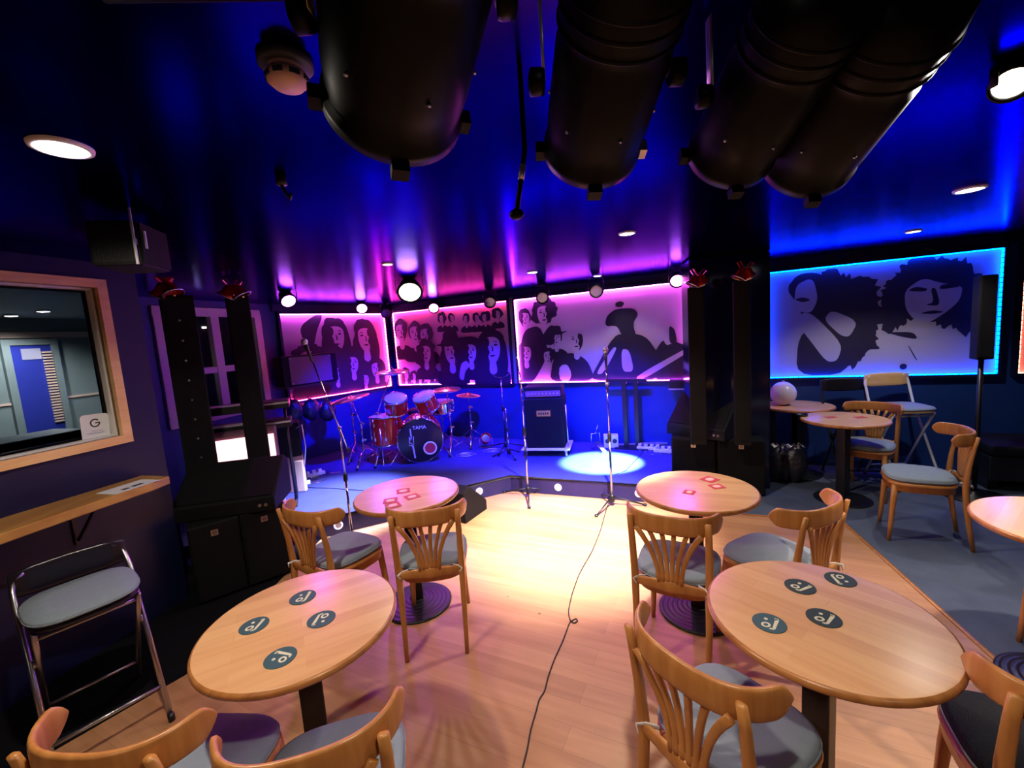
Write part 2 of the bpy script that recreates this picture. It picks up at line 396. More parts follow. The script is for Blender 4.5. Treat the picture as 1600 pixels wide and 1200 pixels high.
# stage platform
stp = [(-2.74, 3.30), (-2.30, 3.42), (-0.09, 4.50), (1.62, 3.78), (2.26, 5.03), (-1.95, 7.06), (-3.03, 5.64), (-3.46, 4.15)]
b = MB(); b.prism(stp, 0.0, 0.165); struct(b.build('floor_stage_riser', M['stage_front']))
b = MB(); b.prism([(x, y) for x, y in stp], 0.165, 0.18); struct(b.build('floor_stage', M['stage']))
b = MB(); b.sweep([(-2.30, 3.405, 0.172), (-0.09, 4.488, 0.172), (1.62, 3.768, 0.172)], (0.006, 0.012)); struct(b.build('trim_2', M['iron']))
# skirting
b = MB(); b.box((0.1, 0, 0), (W_RIGHT.L, 0.06, 0.015), W_RIGHT.T); struct(b.build('baseboard_right', M['wall']))
# dark fascia under the ceiling on the back walls
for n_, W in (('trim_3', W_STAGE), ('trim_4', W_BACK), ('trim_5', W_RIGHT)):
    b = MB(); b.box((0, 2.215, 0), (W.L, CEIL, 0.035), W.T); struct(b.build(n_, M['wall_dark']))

# interior window in the near left wall and the lit room behind it
def frame_rect(b, T, u0, u1, z0, z1, wd, o0, o1):
    b.box((u0, z0, o0), (u1, z0+wd, o1), T); b.box((u0, z1-wd, o0), (u1, z1, o1), T)
    b.box((u0, z0+wd, o0), (u0+wd, z1-wd, o1), T); b.box((u1-wd, z0+wd, o0), (u1, z1-wd, o1), T)
b = MB(); frame_rect(b, LW.T, WIN[0]-0.05, WIN[1]+0.05, 1.19, 2.195, 0.05, -0.02, 0.03)
fr1 = struct(b.build('window_1', M['frame_wood'], bevel=0.004))
b = MB(); frame_rect(b, LW.T, WIN[0], WIN[1], 1.24, 2.145, 0.012, -0.10, -0.02); b.build('window_bead', M['whitepaint'], fr1)
b = MB(); b.box((WIN[0]+0.011, 1.251, -0.060), (WIN[1]-0.011, 2.134, -0.056), LW.T); b.build('window_pane', M['glass'], fr1)
b = MB(); frame_rect(b, LW.T, WIN[0]+0.012, WIN[1]-0.012, 1.252, 2.133, 0.014, -0.075, -0.061); b.build('window_gasket', M['black'], fr1)
# room beyond the glass
RB = 5.0
b = MB()
b.box((-0.5, -0.1, -RB-0.1), (10.0, CEIL+0.1, -RB), LW.T)
b.box((-0.6, 0, -RB), (-0.5, CEIL+0.1, -0.13), LW.T); b.box((9.93, -0.1, -RB), (10.0, CEIL+0.1, -1.3), LW.T)
struct(b.build('wall_side_room', M['grey_wall']))
b = MB(); b.box((-0.6, -0.16, -RB-0.1), (10.0, -0.07, -0.12), LW.T); struct(b.build('floor_side_room', M['carpet']))
b = MB(); b.box((-0.6, CEIL+0.09, -RB-0.1), (10.0, CEIL+0.16, 0.0), LW.T); struct(b.build('ceiling_side_room', M['grey_wall']))
def whit(W, u, v, off=0):
    d = ray(u, v); n = W.N; t = (W.P + n*off - EYEP).dot(n) / d.dot(n); p = EYEP + d*t
    return (p - W.P).dot(W.D), p.z
# details of the room beyond
ax, az = whit(LW, 12, 548, -RB); bx, bz = whit(LW, 76, 544, -RB)
r0 = ax; r1 = bx
b = MB(); b.box((r0, 0, -RB), (r1, 2.02, -RB+0.04), LW.T); d1 = struct(b.build('door_1', M['blue_door']))
b = MB(); frame_rect(b, LW.T, r0-0.08, r1+0.08, -0.08, 2.10, 0.08, -RB, -RB+0.06); b.build('door_frame', M['grey_wall'], d1)
b = MB(); b.box((r0+(r1-r0)*0.25, 1.82, -RB+0.04), (r1-(r1-r0)*0.28, 1.97, -RB+0.05), LW.T); b.build('door_glass', M['balloon'], d1)
b = MB()
for k in range(26): b.box((r1-(r1-r0)*0.26, 0.9+k*0.04, -RB+0.045), (r1-0.01, 0.922+k*0.04, -RB+0.07), LW.T)
tag(b.build('slatted_blind', M['pinkpaper']), 'narrow slatted blind glowing pink on the blue door beyond the left window', 'blind')
b = MB(); b.box((-0.5, 2.12, -RB), (9.9, 2.20, -RB+0.03), LW.T); struct(b.build('trim_6', M['pinkpaper']))
b = MB(); b.box((-0.5, 1.22, -RB), (9.9, 1.25, -RB+0.02), LW.T); struct(b.build('trim_7', M['pinkpaper']))
b = MB(); b.box((4.2, 0, -1.6), (6.1, 1.10, -1.0), LW.T); b.box((4.9, 1.10, -1.5), (6.0, 1.19, -1.1), LW.T)
tag(b.build('bar_counter', M['black'], bevel=0.01), 'black counter in the grey room beyond the left window', 'counter')
for (px, py) in ((18, 495), (68, 488)):
    p = at(px, py, CEIL+0.06); t = thing('far_ceiling_light', 'small square ceiling light seen through the left window, ' + ('the left one' if px < 40 else 'the right one'), 'ceiling light', (p.x, p.y, CEIL+0.08), 0.3, 'square lights in the side room')
    b = MB(); b.box((-0.05, -0.05, -0.012), (0.05, 0.05, 0)); b.build('bezel', M['white'], t)
    b = MB(); b.box((-0.04, -0.04, -0.016), (0.04, 0.04, -0.012)); b.build('diffuser', M['far_lamp'], t)
    spot('far_room_beam', (p.x, p.y, CEIL+0.03), (p.x, p.y, 0), 60, (0.8, 0.95, 1.0), 150, 0.6, 0.05)
# sticker on the pane
su, sz = whit(LW, 149, 668, -0.056); ST = LW.T @ Matrix.Translation((su, sz, -0.0545)) @ Matrix.Rotation(math.radians(-2.5), 4, 'Z')
b = MB(); b.prism(superell(0.072, 0.082, 40, 8), 0, 0.0006, ST); stk = tag(b.build('window_sticker', M['paper']), 'pale square sticker with a dark letter G in the corner of the left window', 'sticker')
b = MB(); R1, R0 = 0.026, 0.018; arc = [math.radians(a) for a in range(42, 361, 12)] + [math.radians(360)]
vs = [(R1*math.cos(a), 0.028+R1*math.sin(a), 0.0007) for a in arc] + [(R0*math.cos(a), 0.028+R0*math.sin(a), 0.0007) for a in arc]
n = len(arc); b.add(vs, [(i, i+1, n+i+1, n+i) for i in range(n-1)], False, ST)
b.box((0.0, 0.0245, 0.0006), (0.0262, 0.0325, 0.0008), ST); b.build('letter', M['print'], stk)
b = MB()
R = random.Random(3)
for row, (x0, x1, y) in enumerate([(-0.02, 0.03, -0.022), (-0.045, 0.045, -0.036)]):
    x = x0
    while x < x1:
        wd = R.uniform(0.004, 0.009); b.box((x, y, 0.0006), (x+wd, y+R.uniform(0.004, 0.007), 0.0008), ST); x += wd+0.002
b.build('small_print', M['steel'], stk)

# alcove window with sash bars and dark panes
u0, u1, z0, z1 = W2
b = MB(); frame_rect(b, W_WIN.T, u0-0.02, u1+0.02, z0-0.02, z1+0.02, 0.09, -0.05, 0.03)
um = (u0+u1)*0.5+0.02
b.box((um-0.05, z0+0.07, -0.05), (um+0.05, z1-0.07, 0.02), W_WIN.T)
b.box((u0+0.07, 1.50, -0.05), (um-0.05, 1.57, 0.015), W_WIN.T); b.box((um+0.05, 1.50, -0.05), (u1-0.07, 1.57, 0.015), W_WIN.T)
wn = struct(b.build('window_2', M['pinkframe'], bevel=0.006))
b = MB(); b.box((u0+0.06, z0+0.06, -0.034), (u1-0.06, z1-0.06, -0.030), W_WIN.T); b.build('window_pane', M['glass'], wn)
b = MB(); b.box((u0, z0-0.1, -0.36), (u1+0.1, z1+0.1, -0.33), W_WIN.T); b.build('dark_backdrop_wall', M['night'], wn)
b = MB()
for (uu, zz) in ((0.86, 2.02), (0.4, 1.62), (0.46, 1.45), (1.0, 1.46), (0.61, 1.43)):
    b.box((uu, zz, -0.33), (uu+0.05, zz+0.02, -0.325), W_WIN.T)
b.build('lit_speck', M['far_lamp'], wn)

# shelf under the interior window
sh0 = LW.P + DL*(u_fr+0.13); b = MB()
fx = [(0, 0.0), (-0.35, 0.0), (-1.6, 0.0), (-1.6, 0.30), (-1.2, 0.285), (-0.8, 0.295), (-0.4, 0.275), (-0.12, 0.27), (0.0, 0.24)]
b.prism([(u_fr+0.03+x, y) for x, y in fx], 0.905, 0.955, LW.T @ Matrix(((1,0,0,0),(0,0,1,0),(0,1,0,0),(0,0,0,1))))
shelf = thing('wall_shelf', 'live-edge wooden bar shelf on the left wall under the window', 'shelf', (0, 0, 0))
b.build('board', M['shelf'], shelf, bevel=0.006)
for u_ in (u_fr-0.35, u_fr-1.2):
    b = MB(); b.box((u_-0.012, 0.68, 0.0), (u_+0.012, 0.905, 0.012), LW.T); b.box((u_-0.012, 0.893, 0.012), (u_+0.012, 0.905, 0.22), LW.T)
    b.sweep([LW.T @ Vector((u_, 0.70, 0.012)), LW.T @ Vector((u_, 0.89, 0.19))], (0.008, 0.004)); b.build('bracket', M['black'], shelf)
pp = at(203, 760, 0.957); b = MB(); TT = Matrix.Translation((pp.x, pp.y, 0.9555)) @ Matrix.Rotation(math.atan2(DL.y, DL.x), 4, 'Z')
b.box((-0.12, -0.075, 0), (0.12, 0.085, 0.0012), TT); pg = tag(b.build('leaflet', M['paper']), 'white leaflet with two dark pictures lying on the end of the wall shelf', 'leaflet')
b = MB(); b.box((-0.055, -0.04, 0.0012), (-0.02, -0.005, 0.0016), TT); b.box((0.0, -0.035, 0.0012), (0.055, 0.0, 0.0016), TT); b.build('picture', M['print'], pg)

# ------------------------------------------------------------------ murals
def blob(cx_, cy_, rx, ry, R, n=26, jag=0.12, rot=0.0):
    ph = [R.uniform(0, 6.28) for _ in range(3)]; out = []
    for i in range(n):
        a = 2*PI*i/n
        q = 1 + jag*(0.5*math.sin(2*a+ph[0]) + 0.4*math.sin(5*a+ph[1]) + R.uniform(-0.5, 0.5))
        x, y = rx*q*math.cos(a), ry*q*math.sin(a)
        out.append((cx_ + x*math.cos(rot)-y*math.sin(rot), cy_ + x*math.sin(rot)+y*math.cos(rot)))
    return out
class Print:
    def __init__(s): s.items = []
    def add(s, poly, k):
        if len(poly) < 16:
            for _ in range(2):
                out = []
                for i in range(len(poly)):
                    (ax_, ay_), (bx_, by_) = poly[i], poly[(i+1) % len(poly)]
                    out += [(ax_*0.8+bx_*0.2, ay_*0.8+by_*0.2), (ax_*0.2+bx_*0.8, ay_*0.2+by_*0.8)]
                poly = out
        s.items.append((poly, k))
def bust(P, x, y, s_, R, hair='bush', shade=1, hat=False, body=True, tilt=0.0):
    """generic posterised head: hair, face, features, shoulders"""
    def q(pts): return [(x + s_*(px*math.cos(tilt)-py*math.sin(tilt)), y + s_*(px*math.sin(tilt)+py*math.cos(tilt))) for px, py in pts]
    if body: P.add(q([(-1.5, -2.6), (-1.35, -1.7), (-0.6, -1.25), (0.6, -1.25), (1.35, -1.75), (1.5, -2.6)]), 1)
    if hair == 'bush': P.add(q(blob(0, 0.25, 1.15, 1.15, R, 40, 0.16)), 1)
    elif hair == 'long':
        P.add(q(blob(0, 0.2, 0.95, 1.15, R, 30, 0.1)), 1); P.add(q([(-0.95, 0.3), (-1.15, -0.9), (-0.9, -1.7), (-0.3, -1.3), (0.3, -1.3), (0.95, -1.8), (1.1, -0.8), (0.95, 0.3)]), 1)
    elif hair == 'short': P.add(q(blob(0, 0.3, 0.8, 0.95, R, 26, 0.08)), 1)
    P.add(q([(-0.2, -0.7), (-0.3, -1.5), (0.0, -1.7), (0.3, -1.5), (0.2, -0.7)]), 0)
    P.add(q([(-0.56, 0.55), (-0.2, 0.72), (0.25, 0.7), (0.55, 0.5), (0.6, 0.0), (0.5, -0.5), (0.2, -0.95), (-0.15, -0.97), (-0.48, -0.55), (-0.6, 0.0)]), 0)
    if shade: P.add(q([(0.22*shade, 0.7), (0.6*shade, 0.55), (0.63*shade, 0.0), (0.52*shade, -0.5), (0.15*shade, -0.95), (0.32*shade, -0.5), (0.14*shade, -0.28), (0.3*shade, 0.1), (0.12*shade, 0.35)]), 1)
    for e in (-1, 1):
        P.add(q([(e*0.12, 0.2), (e*0.27, 0.28), (e*0.46, 0.2), (e*0.28, 0.12)]), 1); P.add(q([(e*0.1, 0.36), (e*0.3, 0.46), (e*0.5, 0.36), (e*0.3, 0.39)]), 1)
    P.add(q([(-0.04, 0.2), (0.06, 0.1), (0.12, -0.18), (-0.1, -0.22), (0.02, -0.15)]), 1)
    P.add(q([(-0.24, -0.46), (0.0, -0.41), (0.26, -0.46), (0.0, -0.56)]), 1)
    if hat: P.add(q([(-1.5, 0.55), (-0.7, 0.72), (-0.65, 1.5), (0.0, 1.62), (0.65, 1.5), (0.7, 0.75), (1.6, 0.9), (0.8, 0.5), (0.0, 0.42), (-0.8, 0.45)]), 1)
def mural(W, c, label, colors, P, aspect_h, strip=None, paper='mauve'):
    """c = (u0, u1, z0, z1). prints are given in metres from the lower left corner"""
    u0, u1, z0, z1 = c; wd, ht = u1-u0, z1-z0
    root = thing('mural', label, 'mural', W.pt((u0+u1)/2, z0, 0.0), 0)
    inv = Matrix.Translation(-root.location)
    T = inv @ W.T
    b = MB(); b.box((u0, z0, 0.001), (u1, z1, 0.012), T); b.build('panel', M[paper], root)
    b = MB(); lay = 0.0124
    for poly_, k in P.items:
        # clip to the panel
        pl = [(min(max(x, 0.0), wd), min(max(y, 0.0), ht)) for x, y in poly_]
        area = sum(pl[i][0]*pl[(i+1) % len(pl)][1]-pl[(i+1) % len(pl)][0]*pl[i][1] for i in range(len(pl)))
        if area < 0: pl = pl[::-1]
        if abs(area) < 1e-5: continue
        b.cur = k; b.add([(u0+x, z0+y, lay) for x, y in pl], [tuple(range(len(pl)))], False, T); lay += 0.00022
    if P.items: b.build('printed_figures', [M[paper], M['ink']], root, auto=False)
    b = MB(); e = 0.03; dp = 0.055
    frame_rect(b, T, u0-e, u1+e, z0-e, z1+e, e, 0.001, dp)
    b.build('surround', M['wall_dark'], root)
    # led tape on the inner faces of the surround; dots every few cm
    if strip:
        for side, mt in strip.items():
            b = MB(); s_ = 0.02; n = int((wd if side in 'tb' else ht)/0.045)
            for i in range(n):
                f = (i+0.12)/n; g = (i+0.88)/n
                if side == 't': b.box((u0+wd*f, z1-0.008, 0.030), (u0+wd*g, z1-0.001, 0.046), T)
                if side == 'b': b.box((u0+wd*f, z0+0.001, 0.030), (u0+wd*g, z0+0.008, 0.046), T)
                if side == 'l': b.box((u0+0.001, z0+ht*f, 0.030), (u0+0.010, z0+ht*g, 0.046), T)
                if side == 'r': b.box((u1-0.010, z0+ht*f, 0.030), (u1-0.001, z0+ht*g, 0.046), T)
            b.build('led_tape', M[mt], root)
    return root
ZB, ZT = 1.0, 2.175
# left stage mural: crowd of long haired heads
R = random.Random(11); P = Print()
P.add([(0.25, 1.0), (0.5, 1.17), (0.62, 1.16), (0.5, 0.95), (0.42, 0.7), (0.3, 0.75)], 1)
bust(P, 0.78, 0.84, 0.22, R, 'long', -1); bust(P, 1.27, 0.80, 0.22, R, 'long', 1)
P.add([(0.5, 0.1), (0.6, 0.9), (0.9, 0.6), (1.1, 0.75), (1.2, 0.3), (1.5, 0.4), (1.55, 0.0), (0.5, 0.0)], 1)
bust(P, 0.33, 0.52, 0.2, R, 'bush', 1); bust(P, 1.0, 0.42, 0.15, R, 'short', -1); bust(P, 1.4, 0.3, 0.14, R, 'long', 1)
bust(P, 0.72, 0.30, 0.12, R, 'short', 1); bust(P, 1.18, 0.16, 0.1, R, 'bush', -1)
mural(W_STAGE, (0.08, 1.72, ZB, ZT), 'posterised mural of long haired heads in magenta light on the left stage wall', 0, P, 0, {'t': 'strip_mag', 'r': 'strip_red', 'b': 'strip_red'})
# middle mural: crowd of faces
R = random.Random(5); P = Print()
for i in range(13):
    bust(P, 0.12+0.145*i+R.uniform(-0.02, 0.02), 0.13+R.uniform(-0.03, 0.05), R.uniform(0.07, 0.1), R, R.choice(['short', 'bush', 'long']), R.choice([-1, 1]))
for i, x in enumerate((0.14, 0.42, 0.62)): bust(P, x, 0.86-0.05*i, 0.17, R, 'short', 1)
for x in (0.95, 1.12, 1.38, 1.55, 1.7, 1.9): bust(P, x, 0.98+R.uniform(-0.03, 0.03), 0.075, R, R.choice(['bush', 'short']), R.choice([-1, 1]))
P.add(blob(0.62, 0.38, 0.18, 0.2, R), 1); bust(P, 0.60, 0.50, 0.16, R, 'bush', -1)
P.add([(0.85, 0.1), (0.9, 0.5), (1.1, 0.7), (1.5, 0.72), (1.65, 0.6), (2.0, 0.7), (2.03, 0.2), (1.8, 0.1), (1.5, 0.05)], 1)
bust(P, 1.08, 0.50, 0.2, R, 'long', 1, hat=True); bust(P, 1.42, 0.48, 0.16, R, 'short', -1, body=False); bust(P, 1.78, 0.52, 0.23, R, 'long', -1)
P.add([(1.18, 0.1), (1.24, 0.32), (1.34, 0.36), (1.4, 0.28), (1.3, 0.2), (1.26, 0.05)], 0)
mural(W_BACK, (0.13, 2.18, ZB, ZT), 'pink lit posterised mural crowded with faces behind the drum kit', 0, P, 0, {'t': 'strip_red', 'l': 'strip_red', 'b': 'strip_mag'})
# right stage mural: seated players, mostly empty sky
R = random.Random(9); P = Print()
bust(P, 0.13, 0.90, 0.12, R, 'short', -1, body=False); P.add([(0.0, 0.0), (0.0, 0.35), (0.1, 0.75), (0.35, 0.8), (0.45, 0.5), (0.4, 0.3), (0.2, 0.0)], 1); bust(P, 0.42, 0.94, 0.16, R, 'bush', 1, body=False)
P.add([(0.3, 0.55), (0.5, 0.8), (0.6, 0.75), (0.55, 0.5)], 1)
bust(P, 0.12, 0.42, 0.13, R, 'long', -1, body=False); bust(P, 0.58, 0.60, 0.11, R, 'short', -1, hat=True); bust(P, 0.45, 0.35, 0.11, R, 'short', 1, body=False)
P.add([(0.45, 0.0), (0.5, 0.25), (0.75, 0.42), (1.0, 0.3), (1.1, 0.0)], 1); bust(P, 0.86, 0.55, 0.15, R, None, 1, body=False); P.add(blob(0.66, 0.2, 0.17, 0.2, R, 30, 0.05), 1); P.add(blob(0.68, 0.12, 0.09, 0.12, R, 20, 0.1), 0)
P.add([(1.0, 0.0), (1.15, 0.25), (1.3, 0.5), (1.42, 0.62), (1.75, 0.58), (1.92, 0.3), (1.95, 0.0)], 1)
P.add([(1.25, 0.72), (1.28, 0.85), (1.4, 0.93), (1.62, 0.92), (1.68, 0.84), (1.6, 0.72), (1.65, 0.55), (1.45, 0.6), (1.42, 0.7)], 1); P.add(blob(1.45, 0.98, 0.06, 0.035, R), 1)
P.add([(1.29, 0.72), (1.42, 0.71), (1.40, 0.6), (1.34, 0.55), (1.29, 0.62)], 0); P.add([(1.1, 0.1), (1.35, 0.45), (1.4, 0.43), (1.2, 0.1)], 0); P.add([(1.45, 0.42), (1.55, 0.4), (1.6, 0.12), (1.45, 0.12)], 0)
P.add([(1.85, 0.35), (1.95, 0.5), (2.05, 0.5), (2.25, 0.4), (2.3, 0.0), (1.8, 0.0)], 1); P.add(blob(2.03, 0.56, 0.08, 0.13, R), 0); P.add([(2.03, 0.68), (2.1, 0.62), (2.12, 0.45), (2.03, 0.45)], 1)
P.add([(1.6, 0.05), (2.28, 0.42), (2.28, 0.36), (1.68, 0.0)], 0)
mural(W_BACK, (2.30, 4.60, ZB, ZT), 'wide magenta lit mural of seated players, one in a flat cap, behind the bass amplifier', 0, P, 0, {'t': 'strip_mag', 'l': 'strip_mag', 'r': 'strip_mag', 'b': 'strip_mag'})
# blue mural on the right
R = random.Random(21); P = Print()
P.add(blob(0.40, 0.98, 0.17, 0.16, R, 24, 0.05), 1); P.add(blob(0.70, 0.78, 0.30, 0.38, R, 70, 0.22, 0.5), 1); P.add(blob(0.86, 0.45, 0.18, 0.3, R, 60, 0.24, -0.2), 1)
P.add([(0.30, 0.02), (0.32, 0.45), (0.5, 0.6), (0.8, 0.5), (0.78, 0.02)], 1)
P.add([(0.30, 1.02), (0.45, 1.08), (0.50, 0.85), (0.44, 0.70), (0.33, 0.72), (0.28, 0.85)], 0)
P.add([(0.30, 0.6), (0.36, 0.72), (0.46, 0.68), (0.72, 0.35), (0.68, 0.17), (0.58, 0.16), (0.42, 0.42)], 0); P.add([(0.55, 0.62), (0.62, 0.72), (0.85, 0.58), (0.78, 0.42), (0.7, 0.44)], 0)
P.add([(0.28, 0.86), (0.36, 0.88), (0.44, 0.84), (0.36, 0.82)], 1)
P.add(blob(1.38, 0.88, 0.34, 0.27, R, 80, 0.2), 1); P.add(blob(1.62, 0.75, 0.22, 0.36, R, 60, 0.2), 1); P.add(blob(1.15, 0.72, 0.13, 0.25, R, 50, 0.25), 1)
P.add([(1.22, 0.86), (1.36, 0.97), (1.5, 0.9), (1.66, 0.86), (1.64, 0.72), (1.55, 0.62), (1.42, 0.52), (1.30, 0.56), (1.23, 0.68)], 0)
P.add([(1.24, 0.85), (1.38, 0.83), (1.40, 0.86), (1.30, 0.89)], 1); P.add([(1.48, 0.84), (1.64, 0.85), (1.62, 0.88), (1.5, 0.89)], 1)
P.add([(1.42, 0.86), (1.46, 0.86), (1.5, 0.68), (1.38, 0.70), (1.45, 0.72)], 1); P.add([(1.34, 0.62), (1.44, 0.645), (1.54, 0.62), (1.44, 0.605)], 1)
P.add([(1.3, 0.5), (1.42, 0.46), (1.5, 0.5), (1.5, 0.35), (1.2, 0.4)], 0)
P.add([(1.08, 0.45), (1.3, 0.44), (1.34, 0.36), (1.2, 0.40)], 1); P.add([(0.93, 0.32), (0.97, 0.36), (1.05, 0.28), (0.96, 0.28)], 1); P.add([(1.26, 0.3), (1.27, 0.3), (1.34, 0.15), (1.33, 0.15)], 1); P.add(blob(1.23, 0.09, 0.03, 0.03, R, 16, 0.02), 1)
mural(W_RIGHT, (0.66, 2.58, ZB, ZT), 'large blue lit mural of two heads with wild hair on the right wall', 0, P, 0, {'t': 'strip_blue', 'l': 'strip_blue', 'r': 'strip_blue', 'b': 'strip_blue'}, 'mauve_blue')
P = Print(); R = random.Random(2); bust(P, 0.75, 0.6, 0.3, R, 'bush', 1)
mural(W_RIGHT, (2.72, 4.4, ZB, ZT), 'orange lit mural cut off by the right edge of the photo', 0, P, 0, {'t': 'strip_orange', 'l': 'strip_orange', 'b': 'strip_orange'})
b = MB(); b.box((2.205, 0.99, 0.0), (2.272, 2.215, 0.02), W_BACK.T); struct(b.build('trim_8', M['alu']))

# ------------------------------------------------------------------ chairs
def chair_proto():
    t = thing('bentwood_chair', '-', 'chair')
    out = superell(0.195, 0.195, 44, 3.4, 0.06)
    b = MB(); b.pillow(out, [(0.93, 0.385), (0.96, 0.388), (0.96, 0.428), (1.0, 0.43), (1.01, 0.44), (0.99, 0.452), (0.9, 0.454)]); b.build('seat', M['beech'], t)
    b = MB(); b.pillow(out, [(0.90, 0.455), (0.965, 0.460), (0.985, 0.472), (0.965, 0.486), (0.9, 0.493), (0.55, 0.497)])
    cu = b.build('cushion', M['cushion'], t)
    b = MB(); ring = [(x*0.985, y*0.985, 0.471) for x, y in out]; b.tube(ring+[ring[0]], 0.0035, 6); b.build('piping', M['cushion'], cu)
    for s_ in (-1, 1):
        b = MB(); b.sweep([(s_*0.12, -0.19, 0.47), (s_*0.15, -0.215, 0.475), (s_*0.17, -0.235, 0.47), (s_*0.155, -0.245, 0.455)], (0.008, 0.002), (0, 0, 1))
        b.build('tie', M['whitepaint'], cu)
    for s_ in (-1, 1):
        b = MB(); b.sweep([(s_*0.150, 0.150, 0.43), (s_*0.158, 0.160, 0.30), (s_*0.166, 0.172, 0.12), (s_*0.172, 0.180, 0)], [(0.019, 0.019), (0.018, 0.018), (0.014, 0.014), (0.011, 0.011)], n=12); b.build('leg', M['beech'], t)
        b = MB(); b.sweep([(s_*0.160, -0.262, 0.0), (s_*0.163, -0.236, 0.16), (s_*0.166, -0.214, 0.34), (s_*0.168, -0.206, 0.46), (s_*0.170, -0.216, 0.60), (s_*0.171, -0.238, 0.74), (s_*0.171, -0.252, 0.805)],
                     [(0.011, 0.012), (0.013, 0.015), (0.016, 0.018), (0.018, 0.018), (0.017, 0.014), (0.015, 0.011), (0.014, 0.009)], n=12); b.build('back_post', M['beech'], t)
    # curved top rail, ends reach forward of the posts
    b = MB(); pts = []; sec = []
    for i in range(33):
        a = math.sin(PI/2*(-1 + 2*i/32))
        x = 0.212*math.sin(a*1.35)/math.sin(1.35)
        y = -0.262 + 0.125*(abs(a)**2.4) + 0.012*(1-abs(a))
        y = -0.245 + 0.13*abs(a)**2.6 - 0.022*(1-a*a)
        e = (1-abs(a))/0.09
        h = 0.045*(min(1, e)**0.5 if e < 1 else 1)
        pts.append((x, y, 0.783)); sec.append((max(h, 0.006), 0.0095))
    b.sweep(pts, sec, (0, 0, 1), 12, None, 3.2); b.build('top_rail', M['beech'], t)
    # lower cross rail and fan splat
    b = MB(); b.sweep([(-0.165, -0.212, 0.455), (-0.08, -0.222, 0.462), (0, -0.228, 0.462), (0.08, -0.222, 0.462), (0.165, -0.212, 0.455)], [(0.019, 0.009), (0.026, 0.009), (0.032, 0.009), (0.026, 0.009), (0.019, 0.009)], (0, 0, 1), 10); b.build('lower_rail', M['beech'], t)
    b = MB()
    def by(z): return -0.226 - 0.03*((z-0.46)/0.3) + 0.01*math.sin((z-0.46)/0.3*PI)
    for k in range(6):
        f = (k-2.5)/2.5
        pts = []; sec = []
        for i in range(9):
            q = i/8; z = 0.475 + 0.275*q
            x = f*(0.050 + 0.002*q + 0.092*q**2.0)
            pts.append((x, by(z), z)); sec.append((0.0095+0.0035*q*(1 if abs(f) == 1 else 0.4), 0.007))
        b.sweep(pts, sec, (1, 0, 0), 8, None, 4)
    # solid web that closes the fan near its foot and under the top rail
    ol = [(-0.056, 0.47), (0.056, 0.47), (0.062, 0.535), (0.0, 0.515), (-0.062, 0.535)]
    b.add([(x, by(z)-0.005, z) for x, z in ol] + [(x, by(z)+0.005, z) for x, z in ol], [tuple(range(5)), tuple(range(9, 4, -1))] + [(i, (i+1) % 5, 5+(i+1) % 5, 5+i) for i in range(5)])
    b.build('splat', M['beech'], t)
    b = MB(); b.sweep([(-0.14, -0.12, 0.40), (0, -0.06, 0.30+0.06), (0.14, -0.12, 0.40)], (0.012, 0.005)); b.build('seat_brace', M['beech'], t)
    return t
first = chair_proto(); used = [False]
def chair(x, y, face, label):
    """face: direction (degrees, 0 = +X) the sitter looks"""
    rz = math.radians(face - 90)
    if not used[0]:
        used[0] = True; first.location = (x, y, 0); first.rotation_euler = (0, 0, rz); first['label'] = label; first['group'] = 'bentwood bistro chairs'; return first
    return dup(first, (x, y, 0), rz, label, 'bentwood bistro chairs')
chair(-1.10, 2.47, 61, 'bentwood chair at the left of the small left table, beside the black subwoofers')
chair(-0.53, 2.38, 96, 'bentwood chair with its back to us at the small left table')
chair(0.79, 2.08, 60, 'bentwood chair with its back to us at the small right table by the cable')
chair(1.28, 2.08, 117, 'bentwood chair at the right of the small right table, on the carpet joint')
chair(0.60, 1.17, 32, 'bentwood chair in the foreground pulled up to the near right table')
chair(-1.02, 1.13, 85, 'bentwood chair at the bottom left corner, curved rail against the folding stool')
chair(-0.58, 1.08, 105, 'bentwood chair under the near left table, its curved rail nearest to us')
chair(2.92, 3.01, 148, 'bentwood chair standing sideways on the carpet right of the high round table')
chair(3.21, 3.80, 218, 'bentwood chair behind the high round table, half hidden by its top')
chair(2.63, 1.80, 188, 'bentwood chair under the table cut off at the right edge, one leg showing')
kc_ = chair(1.36, 1.00, 60, 'bentwood chair with a black seat at the bottom right corner')
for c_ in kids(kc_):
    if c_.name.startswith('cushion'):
        c_.material_slots[0].link = 'OBJECT'; c_.material_slots[0].material = M['vinyl']  # cushion of this chair alone set to black

# ------------------------------------------------------------------ tables
def table_proto():
    t = thing('round_table', '-', 'table')
    b = MB(); b.lathe([(0.30, 0.722), (0.318, 0.724), (0.325, 0.731), (0.3255, 0.740), (0.322, 0.747), (0.316, 0.7495)], 64, cap=False)
    b.lathe([(0.30, 0.722), (0.0001, 0.722)], 64, cap=False); b.build('table_edge', M['top_edge'], t)
    b = MB(); b.lathe([(0.0001, 0.750), (0.31, 0.750), (0.3165, 0.7494)], 64, cap=False); b.build('tabletop', M['top'], t)
    b = MB(); b.box((-0.038, -0.038, 0.04), (0.038, 0.038, 0.715)); b.build('column', M['iron'], t, bevel=0.005)
    b = MB(); b.box((-0.13, -0.13, 0.712), (0.13, 0.13, 0.722)); b.build('mounting_plate', M['iron'], t)
    prof = [(0.215, 0.0), (0.217, 0.010)]
    for k in range(6):
        r = 0.212 - k*0.027; z = 0.014 + k*0.0045
        prof += [(r, z), (r-0.018, z+0.004), (r-0.021, z+0.001)]
    prof += [(0.05, 0.045), (0.0001, 0.047)]
    b = MB(); b.lathe(prof, 56, cap=False); b.build('base', M['iron'], t)
    return t
tp = table_proto(); TABS = {}
